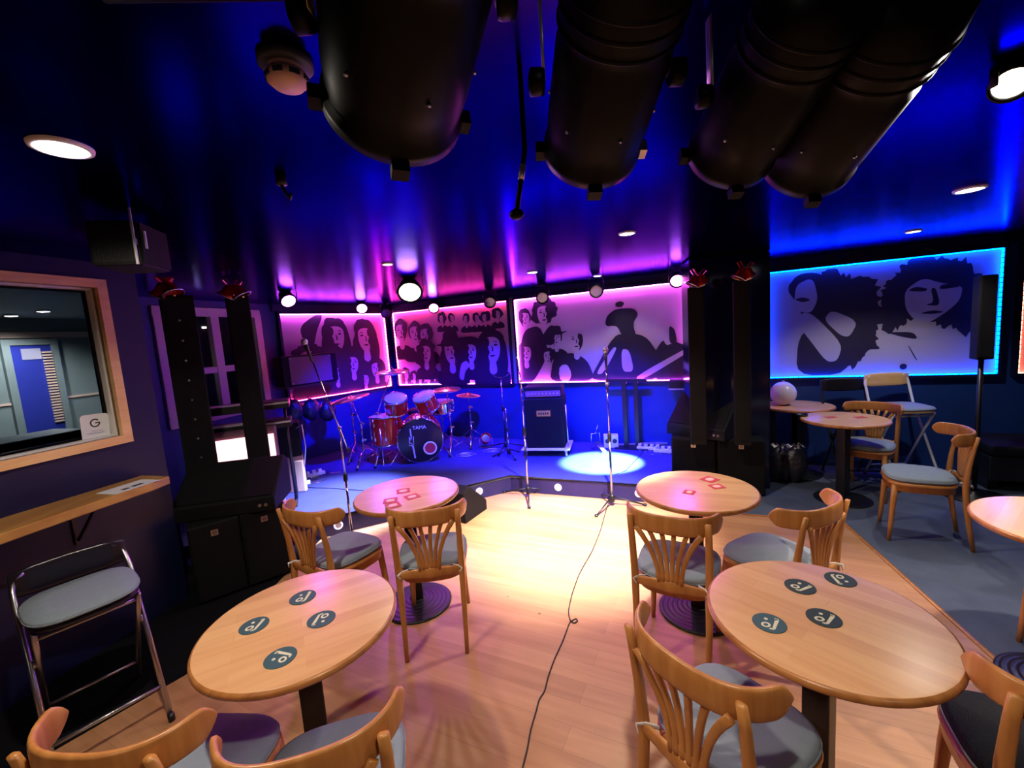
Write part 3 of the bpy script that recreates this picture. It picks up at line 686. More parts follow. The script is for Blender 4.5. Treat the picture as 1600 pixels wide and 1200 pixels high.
def table(key, x, y, rz, label):
    if not TABS:
        tp.location = (x, y, 0); tp.rotation_euler = (0, 0, rz); tp['label'] = label; tp['group'] = 'round beech tables'; o = tp
    else: o = dup(tp, (x, y, 0), rz, label, 'round beech tables')
    TABS[key] = (x, y); return o
table('FL', -0.80, 1.41, 0.5, 'round beech table near us on the left with four teal coasters')
table('FR', 0.92, 1.25, -0.9, 'round beech table near us on the right with four teal coasters')
table('BL', -0.71, 2.61, 0.2, 'small round beech table on the left in front of the stage with red bordered cards')
table('BR', 1.00, 2.34, -0.4, 'small round beech table on the right in front of the stage with red marks')
table('R', 2.92, 3.71, 0.3, 'round table on the carpet below the blue mural, chair tucked behind')
table('Rb', 2.98, 4.41, 0.1, 'round table half hidden by the dark pillar with a white balloon on it')
table('RR', 2.30, 1.66, 0.6, 'brightly lit round table cut off by the right edge')

# coasters: printed disc with a slanting stem, a loop and a dot
def coaster_proto(name, cm):
    t = MB(); t.lathe([(0.0445, 0), (0.0465, 0.0006), (0.0465, 0.0016), (0.0455, 0.002)], 36); return t
def coaster(u, v, rot, dark, label):
    p = at(u, v, 0.752)
    b = MB(); b.lathe([(0.046, 0), (0.0468, 0.0005), (0.0468, 0.0016), (0.046, 0.002)], 36)
    o = b.build('coaster', M['coaster_shaded' if dark else 'coaster']); o.location = (p.x, p.y, 0.7502); o.rotation_euler = (0, 0, rot)
    tag(o, label, 'coaster', 'round coasters')
    g = MB(); T = Matrix.Translation((0, 0, 0.002))
    g.prism([(-0.014, -0.026), (-0.006, -0.030), (0.036, 0.000), (0.030, 0.009)], 0, 0.0004, T)     # stem
    g.prism([(-0.022, -0.022), (-0.014, -0.030), (-0.006, -0.030), (-0.014, -0.020)], 0, 0.0004, T)
    g.prism([(0.024, 0.004), (0.030, 0.013), (0.038, 0.006), (0.036, 0.000)], 0, 0.0004, T)
    n = 18; vs = [(-0.016+0.014*math.cos(2*PI*i/n), -0.004+0.012*math.sin(2*PI*i/n), 0.0004) for i in range(n)] + [(-0.016+0.007*math.cos(2*PI*i/n), -0.004+0.006*math.sin(2*PI*i/n), 0.0004) for i in range(n)]
    g.add(vs, [(i, (i+1) % n, n+(i+1) % n, n+i) for i in range(n)], False, T)
    g.lathe([(0.0055, 0), (0.0055, 0.0004)], 14, T @ Matrix.Translation((0.004, 0.018, 0)))
    g.build('printed_mark', M['cream'], o)
for i, (u, v, r, dk, lb) in enumerate([
    (473, 933, 1.0, 0, 'teal coaster on the near left table, furthest from us'), (397, 977, 0.9, 0, 'teal coaster on the near left table, the leftmost'),
    (502, 967, -2.2, 0, 'teal coaster on the near left table, the rightmost'), (438, 1027, 2.2, 0, 'teal coaster on the near left table, nearest to us'),
    (1202, 973, 0.2, 0, 'lit teal coaster on the near right table, the leftmost'), (1287, 965, 0.0, 1, 'shaded teal coaster in the middle of the near right table'),
    (1250, 916, -0.3, 1, 'shaded teal coaster on the near right table below the purple gleam'), (1313, 905, -2.4, 1, 'shaded teal coaster at the far edge of the near right table')]):
    coaster(u, v, r, dk, lb)
# square cards with a red border
def card(u, v, rot, label, z=0.7503, s_=0.042):
    p = at(u, v, 0.751); b = MB()
    b.box((-s_, -s_, 0), (s_, s_, 0.0015)); o = b.build('beer_mat', M['redprint']); o.location = (p.x, p.y, z); o.rotation_euler = (0, 0, rot)
    tag(o, label, 'beer mat', 'square beer mats')
    b = MB(); b.prism(superell(s_*0.62, s_*0.5, 24, 2.6), 0.0015, 0.0019); b.build('pale_centre', M['pinkpaper'], o)
card(630, 767, 0.3, 'red bordered beer mat on the small left table, furthest back')
card(644, 776, 0.6, 'red bordered beer mat on the small left table, the rightmost')
card(610, 782, 0.2, 'red bordered beer mat on the small left table, the leftmost')
card(614, 790, 0.5, 'red bordered beer mat on the small left table, nearest to us', 0.7525)
card(1109, 749, 0.5, 'red bordered beer mat on the small right table, furthest back')
card(1120, 760, 0.1, 'red marked beer mat on the small right table, the rightmost', s_=0.036)
card(1077, 769, 0.9, 'red marked beer mat on the small right table, the leftmost', s_=0.030)
for (u, v, lb) in ((1298, 652, 'left of the pair of flat mats on the table below the blue mural'), (1344, 652, 'right of the pair of flat mats on the table below the blue mural')):
    p = at(u, v, 0.751); b = MB(); b.box((-0.045, -0.03, 0), (0.045, 0.03, 0.002)); o = b.build('beer_mat', M['redprint']); o.location = (p.x, p.y, 0.7503); tag(o, lb, 'beer mat')
p = at(1253, 647, 0.77); b = MB(); b.lathe([(0.035, 0), (0.045, 0.004), (0.048, 0.02), (0.044, 0.02), (0.04, 0.008), (0.001, 0.006)], 24, cap=False)
o = b.build('ashtray', M['black']); o.location = (p.x, p.y, 0.7503); tag(o, 'small black dish on the edge of the table below the blue mural', 'dish')
# balloon
b = MB(); b.ellipsoid((0, 0, 0.125), (0.122, 0.122, 0.125), 32, 18); o = b.build('balloon', M['balloon']); pb = at(1216, 624, 0.75); o.location = (2.86, 4.46, 0.7503)
tag(o, 'pale lilac balloon resting on the table beside the dark pillar', 'balloon')
b = MB(); b.lathe([(0.004, 0.249), (0.006, 0.256), (0.014, 0.262)], 12); b.build('knot', M['balloon'], o)

# ------------------------------------------------------------------ folding bar stools
def stool(x, y, face, label, frame='chrome', wood_m='beech', cush=True, z_seat=0.63, hback=0.95, cat='bar stool'):
    t = thing('folding_bar_stool', label, cat, (x, y, 0), math.radians(face-90), 'folding bar stools')
    S_ = z_seat; HB = hback
    for s_ in (-1, 1):
        b = MB(); b.tube([(s_*0.185, 0.25, 0.0), (s_*0.19, -0.03, 0.45*S_/0.63), (s_*0.195, -0.16, S_+0.02), (s_*0.195, -0.235, HB-0.07), (s_*0.185, -0.245, HB-0.02), (s_*0.15, -0.25, HB)], 0.0115, 10); b.build('front_leg', M[frame], t)
        b = MB(); b.tube([(s_*0.165, -0.26, 0.0), (s_*0.165, 0.02, 0.45*S_/0.63), (s_*0.165, 0.13, S_-0.02)], 0.0105, 10); b.build('rear_leg', M[frame], t)
        b = MB(); b.lathe([(0.016, -0.006), (0.018, 0), (0.016, 0.006)], 12, axisT((s_*0.178, -0.005, 0.43*S_/0.63), (1, 0, 0))); b.build('pivot', M['steel'], t)
        b = MB(); b.tube([(s_*0.185, 0.25, 0.0), (s_*0.186, 0.235, 0.03)], 0.014, 10); b.build('foot', M['black'], t); b = MB(); b.tube([(s_*0.165, -0.26, 0.0), (s_*0.165, -0.245, 0.03)], 0.014, 10); b.build('foot', M['black'], t)
    b = MB()
    b.tube([(-0.186, 0.165, 0.14), (0.186, 0.165, 0.14)], 0.009, 8); b.build('footrest', M[frame], t)
    b = MB(); b.tube([(-0.165, -0.18, 0.13), (0.165, -0.18, 0.13)], 0.008, 8); b.build('cross_bar', M[frame], t); b = MB(); b.tube([(-0.165, 0.11, S_-0.05), (0.165, 0.11, S_-0.05)], 0.008, 8); b.build('cross_bar', M[frame], t)
    b = MB()
    pts = [(-0.20, -0.238, HB-0.045), (-0.12, -0.255, HB-0.045), (0, -0.262, HB-0.045), (0.12, -0.255, HB-0.045), (0.20, -0.238, HB-0.045)]
    b.sweep(pts, [(0.055, 0.008), (0.068, 0.009), (0.070, 0.009), (0.068, 0.009), (0.055, 0.008)], (0, 0, 1), 12, None, 4); b.build('backrest', M[wood_m], t)
    out = superell(0.185, 0.20, 40, 3.2, -0.04)
    b = MB(); b.pillow(out, [(0.96, S_-0.012), (1.0, S_-0.008), (1.0, S_+0.006), (0.97, S_+0.01)]); b.build('seat', M[wood_m], t)
    if cush:
        b = MB(); b.pillow(out, [(0.95, S_+0.011), (1.02, S_+0.016), (1.03, S_+0.026), (1.0, S_+0.034), (0.6, S_+0.038)]); cu = b.build('cushion', M['cushion'], t)
        b = MB(); ring = [(x_*1.03, y_*1.03, S_+0.022) for x_, y_ in out]; b.tube(ring+[ring[0]], 0.003, 6); b.build('piping', M['cushion'], cu)
    return t
stool(-2.02, 1.84, -38, 'folding bar stool with grey-blue cushion below the wooden wall shelf', 'steel', 'drumblack', hback=0.76)
stool(3.72, 4.00, 262, 'folding stool with pale wood backrest and white frame below the blue mural', 'white', 'frame_wood', z_seat=0.73, hback=1.03)
stool(3.38, 4.17, 255, 'black folding stool standing behind the white framed stool', 'black', 'black', False, 0.66, 0.98)

# ------------------------------------------------------------------ PA: subwoofers, columns, wedges
def sub(x, y, rz, label, w_=0.46, d_=0.5, h_=0.55):
    t = thing('subwoofer', label, 'loudspeaker', (x, y, 0), rz, 'black subwoofers')
    b = MB(); b.box((-w_/2, -d_/2+0.015, 0.01), (w_/2, d_/2, h_)); b.build('cabinet', M['vinyl'], t, bevel=0.01)
    b = MB(); b.box((-w_/2+0.012, -d_/2, 0.025), (w_/2-0.012, -d_/2+0.014, h_-0.012)); b.build('grille', M['grille'], t, bevel=0.004)
    b = MB(); b.box((-0.021, -d_/2-0.003, h_-0.085), (0.021, -d_/2-0.0005, h_-0.045)); lg = b.build('badge', M['steel'], t)
    b = MB(); b.lathe([(0.012, 0), (0.012, 0.0008), (0.007, 0.0008), (0.007, 0)], 16, axisT((0, -d_/2-0.0030, h_-0.065), (0, -1, 0)), cap=False); b.build('badge_mark', M['print'], lg)
    b = MB()
    for sx in (-1, 1): b.box((sx*(w_/2)-0.004, -0.08, h_*0.6), (sx*(w_/2)+0.004, 0.08, h_*0.6+0.07))
    b.build('handle', M['black'], t)
    return t
aL = math.atan2(3.13-2.73, -1.76+2.25)
cL = Vector((-2.07, 2.97, 0)); nL = Vector((-math.sin(aL), math.cos(aL), 0)); dL = Vector((math.cos(aL), math.sin(aL), 0))
pL = at(333, 818, 0.55); pL2 = at(411, 797, 0.55)
aL = math.atan2(pL2.y-pL.y, pL2.x-pL.x); nL = Vector((-math.sin(aL), math.cos(aL), 0)); dL = Vector((math.cos(aL), math.sin(aL), 0))
gap = (pL2-pL).length
cA = Vector((pL.x, pL.y, 0)) + nL*0.25; cB = Vector((pL2.x, pL2.y, 0)) + nL*0.25
sub(cA.x, cA.y, aL, 'black subwoofer on the left floor, nearer the wall shelf', min(0.46, gap-0.004)); sub(cB.x, cB.y, aL, 'black subwoofer on the left floor, nearer the small round table', min(0.46, gap-0.004))
pR = at(1083, 686, 0.55); pR2 = at(1158, 688, 0.55); aR = math.atan2(pR2.y-pR.y, pR2.x-pR.x); nR = Vector((-math.sin(aR), math.cos(aR), 0)); dR = Vector((math.cos(aR), math.sin(aR), 0))
gr = (pR2-pR).length-0.01
cC = Vector((pR.x, pR.y, 0)) + nR*0.25; cD = Vector((pR2.x, pR2.y, 0)) + nR*0.25
sub(cC.x, cC.y, aR, 'black subwoofer right of the stage, nearer the stage', min(0.46, gr)); sub(cD.x, cD.y, aR, 'black subwoofer right of the stage, in front of the dark pillar', min(0.46, gr))
def wedge(loc, rz, label, w_=0.55, d_=0.42, h_=0.34):
    t = thing('stage_monitor', label, 'loudspeaker', loc, rz, 'black wedge monitors')
    prof = [(-d_/2, 0), (d_/2, 0), (d_/2, h_*0.85), (d_/2-0.09, h_), (-d_/2, 0.10)]
    b = MB(); b.add([(-w_/2, y, z) for y, z in prof] + [(w_/2, y, z) for y, z in prof], [tuple(range(5)), tuple(range(9, 4, -1))] + [(i, (i+1) % 5, 5+(i+1) % 5, 5+i) for i in range(5)])
    b.build('cabinet', M['vinyl'], t, bevel=0.008)
    a = Vector((0, -d_/2, 0.10)); c_ = Vector((0, d_/2-0.09, h_)); v = (c_-a); n_ = Vector((0, -v.z, v.y)).normalized()
    b = MB(); e = 0.02
    q = [a+v*0.06, a+v*0.94]; vs = []
    for o_ in (0.001, 0.008):
        for p_ in q:
            for sx in (-1, 1): vs.append(p_ + n_*o_ + Vector((sx*(w_/2-e), 0, 0)))
    b.add(vs, [(0, 1, 3, 2), (4, 6, 7, 5), (0, 4, 5, 1), (2, 3, 7, 6), (0, 2, 6, 4), (1, 5, 7, 3)]); b.build('grille', M['grille'], t)
    b = MB(); b.lathe([(0.012, 0), (0.012, 0.004)], 12, axisT((w_/2-0.06, -d_/2, 0.05), (0, -1, 0))); b.lathe([(0.012, 0), (0.012, 0.004)], 12, axisT((w_/2-0.10, -d_/2, 0.05), (0, -1, 0))); b.build('socket', M['steel'], t)
    return t
mW = (cA+cB)/2 + nL*0.02
wedge((mW.x+0.02, mW.y, 0.55), aL-0.45, 'black wedge monitor lying on the two left subwoofers', 0.66, 0.42, 0.33)
mR = (cC+cD)/2 - dR*0.10
wedge((mR.x, mR.y, 0.55), aR-0.5, 'black wedge monitor lying on the two right subwoofers', 0.6, 0.42, 0.40)
wedge((-0.62, 4.02, 0.0), 2.62, 'black wedge monitor on the floor behind the small left table', 0.46, 0.36, 0.33)
def column(px_top, px_bot, dist, w_, d_, top_z, rz, label, screws=True, z0=0.55):
    p = atd(px_bot[0], px_bot[1], dist); q = atd(px_top[0], px_top[1], dist); x, y = (p.x+q.x)/2, (p.y+q.y)/2
    t = thing('column_speaker', label, 'loudspeaker', (x, y, z0), rz, 'tall column speakers')
    h_ = top_z-z0
    b = MB(); b.box((-w_/2, -d_/2, 0), (w_/2, d_/2, h_)); b.build('cabinet', M['vinyl'], t, bevel=0.006)
    b = MB(); b.box((-w_/2+0.012, -d_/2-0.006, 0.03), (w_/2-0.012, -d_/2-0.0005, h_-0.02)); b.build('grille', M['grille'], t)
    if screws:
        b = MB(); z = 0.25
        while z < h_-0.05:
            b.lathe([(0.0075, 0), (0.006, 0.004), (0.0001, 0.005)], 10, axisT((0, -d_/2-0.006, z), (0, -1, 0)), cap=False); z += 0.145
        b.build('grille_screws', M['steel'], t)
    return t, Vector((x, y, top_z))
rzL = math.radians(37)
tA, topA = column((274, 452), (325, 790), 4.0, 0.20, 0.16, 2.14, rzL, 'tall black column speaker with a row of screws, left of the pair on the left')
tB, topB = column((371, 458), (408, 745), 4.2, 0.165, 0.16, 2.16, rzL-0.1, 'tall black column speaker, right of the pair on the left', False)
b = MB(); b.box((-0.0835, -0.086, 0.2), (-0.0855, 0.02, 1.58))
# dark lacquered pillar on the right with a recessed column speaker in front
pl = Vector((1.83, 4.24, 0)); prt = Vector((2.43, 4.03, 0)); DP = (prt-pl).normalized(); NP = Vector((-DP.y, DP.x, 0)); WP = (prt-pl).length
pil = Matrix.Translation(pl) @ Matrix.Rotation(math.atan2(DP.y, DP.x), 4, 'Z')
pA = atd(1080, 560, 4.55); pB = atd(1205, 560, 4.75); DP = (pB-pA); DP.z = 0; WP = DP.length; DP.normalize(); pil = Matrix.Translation((pA.x, pA.y, 0)) @ Matrix.Rotation(math.atan2(DP.y, DP.x), 4, 'Z')
b = MB(); b.box((0, 0, 0), (WP, 0.40, CEIL), pil); struct(b.build('trim_9', M['gloss'], bevel=0.02))
tC, topC = column((1158, 446), (1160, 660), 4.35, 0.13, 0.12, 2.02, -0.40, 'slim black column speaker in front of the dark right pillar', False)
tD, topD = column((1088, 452), (1090, 660), 4.3, 0.14, 0.12, 2.0, -0.40, 'slim black column speaker at the stage side of the dark right pillar', False)
# christmas bells tied on the columns
def bells(p, label, seed, sc=1.0):
    R = random.Random(seed)
    t = thing('christmas_bells', label, 'decoration', (p.x, p.y, p.z), R.uniform(-0.3, 0.3), 'red bell decorations')
    for s_ in (-1, 1):
        T = Matrix.Translation((s_*0.05*sc, -0.10, 0.04*sc)) @ Matrix.Rotation(s_*-0.5, 4, 'Y') @ Matrix.Scale(sc, 4)
        b = MB(); b.lathe([(0.006, 0.085), (0.022, 0.08), (0.034, 0.06), (0.040, 0.025), (0.058, 0.0), (0.055, -0.001), (0.036, 0.024), (0.001, 0.07)], 24, T, cap=False); b_ = b.build('bell', M['redbow'], t)
        b = MB(); b.lathe([(0.055, 0.003), (0.062, 0.0), (0.062, -0.005), (0.052, -0.006), (0.052, 0)], 24, T, cap=False); b.build('bell_rim', M['silver'], b_)
        b = MB(); b.ellipsoid((0, 0, -0.008), (0.010, 0.010, 0.010), 12, 8, T); b.build('clapper', M['gold'], b_)
    b = MB()
    for a in (-0.5, 0.5, 2.4, 3.7):
        c_, s_ = math.cos(a), math.sin(a); b.sweep([(0, -0.10, 0.115*sc), (0.05*c_, -0.115, 0.115+0.05*s_+0.03), (0.085*c_, -0.11, 0.115+0.085*s_), (0.04*c_, -0.10, 0.10+0.03*s_)], (0.016, 0.002), (0, 1, 0))
    b.build('bow', M['redbow'], t)
    return t
bells(topA + Vector((0.02, 0.02, -0.04)), 'red bells and bow on the left-hand column speaker of the left pair', 1, 1.15)
bells(topB + Vector((0.0, 0.02, -0.05)), 'red bells and bow on the right-hand column speaker of the left pair', 2, 1.15)
bells(topD + Vector((0, 0.02, -0.02)), 'red bells on the dark right pillar beside the pink stage lamp', 3)
bells(topC + Vector((0, 0.02, -0.02)), 'red bells on the slim column speaker nearer the blue mural', 4)
# dark bundles and case right of the pillar
for i, (u, lb) in enumerate(((1226, 'dark wrinkled bag on the floor against the pillar, left of two'), (1251, 'dark wrinkled bag on the floor, right of two'))):
    p = at(u, 758, 0); b = MB(); b.ellipsoid((0, 0, 0.19), (0.12, 0.12, 0.19), 28, 18, None, 0.07, i+3); o = b.build('bin_bag', M['bag']); o.location = (p.x, p.y+0.1, 0.0); tag(o, lb, 'bag', 'dark bags by the pillar')
    b = MB(); R = random.Random(i)
    for k in range(7): a = k*0.9; b.sweep([(0.03*math.cos(a), 0.03*math.sin(a), 0.365), (0.06*math.cos(a+0.3), 0.06*math.sin(a+0.3), 0.395), (0.09*math.cos(a), 0.09*math.sin(a), 0.375)], (0.012, 0.002))
    b.build('tied_top', M['silver'], o)
p = atd(1226, 690, 4.9); b = MB(); b.box((-0.16, -0.13, 0.0), (0.16, 0.13, 0.72)); o = b.build('upright_case', M['vinyl'], bevel=0.02); o.location = (2.64, 4.56, 0.004); o.rotation_euler = (0, 0, -0.45); tag(o, 'black upright case standing under the table behind the pillar', 'case')
b = MB(); b.tube([(-0.05, -0.135, 0.6), (-0.05, -0.16, 0.6), (0.05, -0.16, 0.6), (0.05, -0.135, 0.6)], 0.008); b.build('handle', M['steel'], o)
# speaker on a pole in front of the blue mural
D_ = 5.35; p = atd(1531, 600, D_); t = thing('pole_speaker', 'slim black speaker on a pole in front of the blue mural', 'loudspeaker', (p.x, p.y, 0.004), -0.42)
def zat(u, v, d_): q = atd(u, v, d_); return q.z
z1_, z0_ = zat(1530, 432, D_), zat(1530, 562, D_)
b = MB(); b.box((-0.055, -0.06, z0_), (0.055, 0.06, z1_)); b.build('cabinet', M['vinyl'], t, bevel=0.01)
b = MB(); b.box((-0.045, -0.067, z0_+0.02), (0.045, -0.0605, z1_-0.02)); b.build('grille', M['grille'], t)
b = MB(); b.lathe([(0.0175, 0.02), (0.0175, z0_)], 16); b.build('pole', M['black'], t)
b = MB(); b.lathe([(0.22, 0.0), (0.22, 0.012), (0.03, 0.03), (0.03, 0.05)], 32); b.build('base', M['black'], t)
# low dark bench and case along the right wall
def wbox(name, W, u0, u1, d0, d1, h0, h1, m, label, cat, bev=0.01):
    b = MB(); b.box((u0, h0, d0), (u1, h1, d1), W.T); o = b.build(name, M[m], bevel=bev); return tag(o, label, cat)
bn = thing('bench', 'low black padded bench along the right wall behind the tables', 'bench', tuple(W_RIGHT.pt(3.2, 0, 0.3)))
inv = Matrix.Translation(-bn.location)
b = MB(); b.box((2.30, 0.12, 0.10), (5.0, 0.34, 0.62), inv @ W_RIGHT.T); b.build('bench_base', M['black'], bn, bevel=0.01)
b = MB()
for k in range(4): b.box((2.30+k*0.68, 0.34, 0.10), (2.30+k*0.68+0.67, 0.44, 0.64), inv @ W_RIGHT.T)
b.build('seat_pad', M['vinyl'], bn, bevel=0.03)
b = MB()
for k in range(4): b.box((2.35+k*0.8, 0.0, 0.2), (2.41+k*0.8, 0.12, 0.5), inv @ W_RIGHT.T)
b.build('leg', M['black'], bn)

# ------------------------------------------------------------------ microphone stands
def mic(b_parent, T, name='microphone'):
    b = MB(); b.lathe([(0.010, -0.16), (0.014, -0.06), (0.016, -0.01)], 16, T); mc = b.build(name, M['black'], b_parent)
    b = MB(); b.ellipsoid((0, 0, 0.015), (0.026, 0.026, 0.030), 16, 10, T); b.build('mesh_head', M['steel'], mc)
def mic_stand(x, y, z0, h, label, boom=None, tripod=True, with_mic=False, rot=0.4, tint='chrome', leglen=0.30):
    t = thing('microphone_stand', label, 'microphone stand', (x, y, z0), 0, 'microphone stands')
    b = MB(); b.lathe([(0.0105, 0.04), (0.0105, h*0.56)], 12); b.build('lower_tube', M[tint], t)
    b = MB(); b.lathe([(0.0065, h*0.56), (0.0065, h)], 10); b.build('upper_tube', M['chrome'], t)
    b = MB(); b.lathe([(0.017, h*0.54), (0.019, h*0.56), (0.017, h*0.60), (0.009, h*0.61)], 16); b.build('clutch', M['black'], t)
    if tripod:
        b = MB(); b.lathe([(0.02, 0.035), (0.024, 0.05), (0.024, 0.10), (0.014, 0.115)], 14); b.build('hub', M['black'], t)
        for k in range(3):
            a = rot+k*2*PI/3; b = MB(); b.tube([(0.02*math.cos(a), 0.02*math.sin(a), 0.09), (leglen*math.cos(a), leglen*math.sin(a), 0.012)], 0.0075, 8); lg = b.build('leg', M['black'], t)
            b = MB(); b.ellipsoid((leglen*math.cos(a), leglen*math.sin(a), 0.014), (0.018, 0.018, 0.014), 12, 8); b.build('rubber_foot', M['black'], lg)
    else:
        b = MB(); b.lathe([(0.13, 0), (0.13, 0.012), (0.02, 0.03), (0.012, 0.05)], 32); b.build('base', M['black'], t)
    if boom:
        d = Vector(boom[0]); L_ = boom[1]; bk = boom[2]; d.normalize(); o_ = Vector((0, 0, h))
        b = MB(); b.tube([o_-d*bk, o_+d*L_], 0.006, 8); bo = b.build('boom_arm', M['chrome'], t)
        b = MB(); b.lathe([(0.013, -0.02), (0.015, 0), (0.013, 0.02)], 14, axisT(o_, d.cross(Vector((0, 0, 1))))); b.build('swivel', M['steel'], bo)
        b = MB(); b.lathe([(0.012, 0), (0.014, 0.03)], 12, axisT(o_-d*bk, d)); b.build('counterweight', M['black'], bo)
        if with_mic:
            d2 = (d + Vector((0, 0, 0.05))).normalized(); mic(t, axisT(o_+d*(L_+0.14), d2))
    elif with_mic: mic(t, axisT(Vector((0, 0, h+0.15)), (0.15, -0.2, 1)))
    return t
mic_stand(0.09, 4.30, 0, 1.22, 'chrome microphone stand on black tripod in front of the stage, the left one', ((-0.08, 0.25, 1), 0.30, 0.12), rot=0.5)
mic_stand(0.88, 3.93, 0, 1.18, 'chrome microphone stand with a microphone in front of the stage, the right one', ((0.03, 0.15, 1), 0.16, 0.06), with_mic=True, rot=-2.3)
# boom stand at the left: pole near the stage edge, boom rising to the left
bp = at(545, 795, 0.0)
bs = atd(546, 800, 3.86); bs.z = 0
dB = math.hypot(bs.x, bs.y); hz = atd(537, 668, dB); tip = atd(487, 562, dB+0.05)
vec = tip - Vector((bs.x, bs.y, hz.z))
mic_stand(bs.x, bs.y, 0, hz.z, 'microphone stand with long boom leaning to the left behind the small left table', ((vec.x, vec.y, vec.z), vec.length, 0.22), tripod=False, with_mic=True)
for i, (x, y, z0, h, lb) in enumerate([(-0.14, 5.55, 0.18, 0.98, 'dark stand with a forked top between the drums and the amplifier')]):
    t = mic_stand(x, y, z0, h, lb, None, rot=0.2, tint='black')
    b = MB()
    for s_ in (-1, 1): b.tube([(0, 0, h-0.02), (s_*0.07, 0, h), (s_*0.13, 0, h+0.05)], 0.007)
    b.build('fork', M['black'], t)
t = mic_stand(-0.10, 5.22, 0.18, 0.62, 'short straight chrome stand left of the bass amplifier', None, rot=0.9, leglen=0.2)
# cable across the floor
cpts = [(952, 783), (946, 800), (938, 830), (925, 862), (905, 896), (893, 930), (888, 955), (890, 968), (897, 974), (903, 970), (900, 966), (890, 972), (880, 1000), (866, 1030), (856, 1058), (851, 1080), (842, 1093), (838, 1110), (829, 1140), (824, 1170), (815, 1205), (805, 1260)]
b = MB(); cp = []
for i in range(len(cpts)-1):
    p, q = at(*cpts[i], 0.004), at(*cpts[i+1], 0.004)
    for k in range(4): cp.append(p.lerp(q, k/4))
sm = [cp[0]] + [(cp[i-1]+cp[i]*2+cp[i+1])/4 for i in range(1, len(cp)-1)] + [cp[-1]]
b.tube(sm, 0.0035, 6); tag(b.build('microphone_cable', M['black']), 'black cable snaking over the floorboards from the right microphone stand', 'cable')

# ------------------------------------------------------------------ stage edge lights
for (u, v, lb) in ((529, 823, 'round white light on the stage riser, furthest left'), (748, 759, 'round white light on the stage riser left of the corner'), (872, 759, 'round white light on the stage riser between the microphone stands'), (998, 760, 'round white light on the stage riser behind the small right table')):
    s0, s1 = ((-2.30, 3.42), (-0.09, 4.50)) if u < 800 else ((-0.09, 4.50), (1.62, 3.78))
    W = Wall(s0, s1); uu, zz = whit(W, u, v); zz = 0.085; pt = W.pt(uu, zz, 0.0005)
    o = thing('riser_light', lb, 'light', tuple(pt), math.atan2(W.D.y, W.D.x), 'round riser lights')
    b = MB(); b.lathe([(0.040, 0), (0.040, 0.006), (0.028, 0.008), (0.026, 0.004)], 28, axisT((0, 0, 0), (0, -1, 0)), cap=False); b.build('ring', M['riser_glow'], o)
    b = MB(); b.lathe([(0.026, 0.001), (0.026, 0.004)], 24, axisT((0, 0, 0), (0, -1, 0))); b.build('lens', M['pinkframe'], o)

# ------------------------------------------------------------------ drum kit
ZS = 0.18
def drum(name, label, loc, axis, r, dpt, shell='drumred', head='drumhead', lugs=8, parent=None, hoop='chrome'):
    t = thing(name, label, 'drum', loc, 0)
    T = axisT((0, 0, 0), axis)
    b = MB(); b.lathe([(r, -dpt/2), (r, dpt/2)], 48, T, cap=False); b.build('shell', M[shell], t)
    for s_, nm in ((-1, 'resonant_head'), (1, 'batter_head')):
        b = MB(); b.lathe([(0.0001, s_*(dpt/2+0.003)), (r*0.97, s_*(dpt/2+0.003)), (r, s_*dpt/2)], 48, T, cap=False); b.build(nm, M[head], t)
        b = MB(); hr = [(r+0.002, s_*(dpt/2-0.012)), (r+0.010, s_*(dpt/2-0.010)), (r+0.012, s_*(dpt/2+0.008)), (r+0.002, s_*(dpt/2+0.010))]; b.lathe(hr, 48, T, cap=False); b.build('hoop', M[hoop], t)
    b = MB()
    for k in range(lugs):
        a = 2*PI*k/lugs+0.2
        for s_ in (-1, 1):
            b.box((r*math.cos(a)-0.008, r*math.sin(a)-0.008, s_*dpt*0.25-0.02), (r*math.cos(a)+0.010, r*math.sin(a)+0.010, s_*dpt*0.25+0.02), T)
        b.tube([T @ Vector(((r+0.011)*math.cos(a), (r+0.011)*math.sin(a), z)) for z in (-dpt/2, dpt/2)], 0.003, 6)
    b.build('lugs', M['chrome'], t)
    return t
kc = Vector((-1.23, 5.22, ZS))   # bass drum foot, front
vdir = Vector((0.20, -0.97, 0.0)).normalized()
bd = drum('bass_drum', 'bass drum with dark head and white ringed red port on the stage', (kc.x, kc.y+0.2, ZS+0.285), tuple(-vdir), 0.275, 0.40, 'drumred', 'drumblack', 10, hoop='drumred')
Tf = axisT((0, 0, 0), tuple(vdir)); Tf = Matrix.Translation(vdir*0.2035) @ Matrix((Vector((0, 0, 1)).cross(vdir) , Vector((0, 0, 1)), vdir)).transposed().to_4x4()
b = MB(); b.lathe([(0.276, -0.002), (0.284, 0.0), (0.286, 0.006), (0.277, 0.008)], 56, Tf, cap=False); b.build('front_rim', M['chrome'], bd)
b = MB(); b.lathe([(0.085, 0.0), (0.085, 0.006), (0.066, 0.007), (0.066, 0.0)], 36, Tf @ Matrix.Translation((0.11, -0.11, 0)), cap=False); b.build('port_ring', M['white'], bd)
b = MB(); b.lathe([(0.0001, 0.001), (0.066, 0.002)], 32, Tf @ Matrix.Translation((0.11, -0.11, 0)), cap=False); b.build('port_pad', mat('port_crimson', (0.5, 0.02, 0.05), 0.6), bd)
text_mesh('maker_lettering', 'TAMA', 0.062, M['white'], bd, Tf @ Matrix.Translation((0.0, 0.165, 0.002)))
b = MB()
b.prism([(-0.12, 0.16), (-0.105, 0.16), (-0.098, 0.06), (-0.115, 0.06)], 0.001, 0.003, Tf)
b.prism([(-0.107, -0.05), (-0.088, -0.05), (-0.072, -0.215), (-0.092, -0.215)], 0.001, 0.003, Tf)
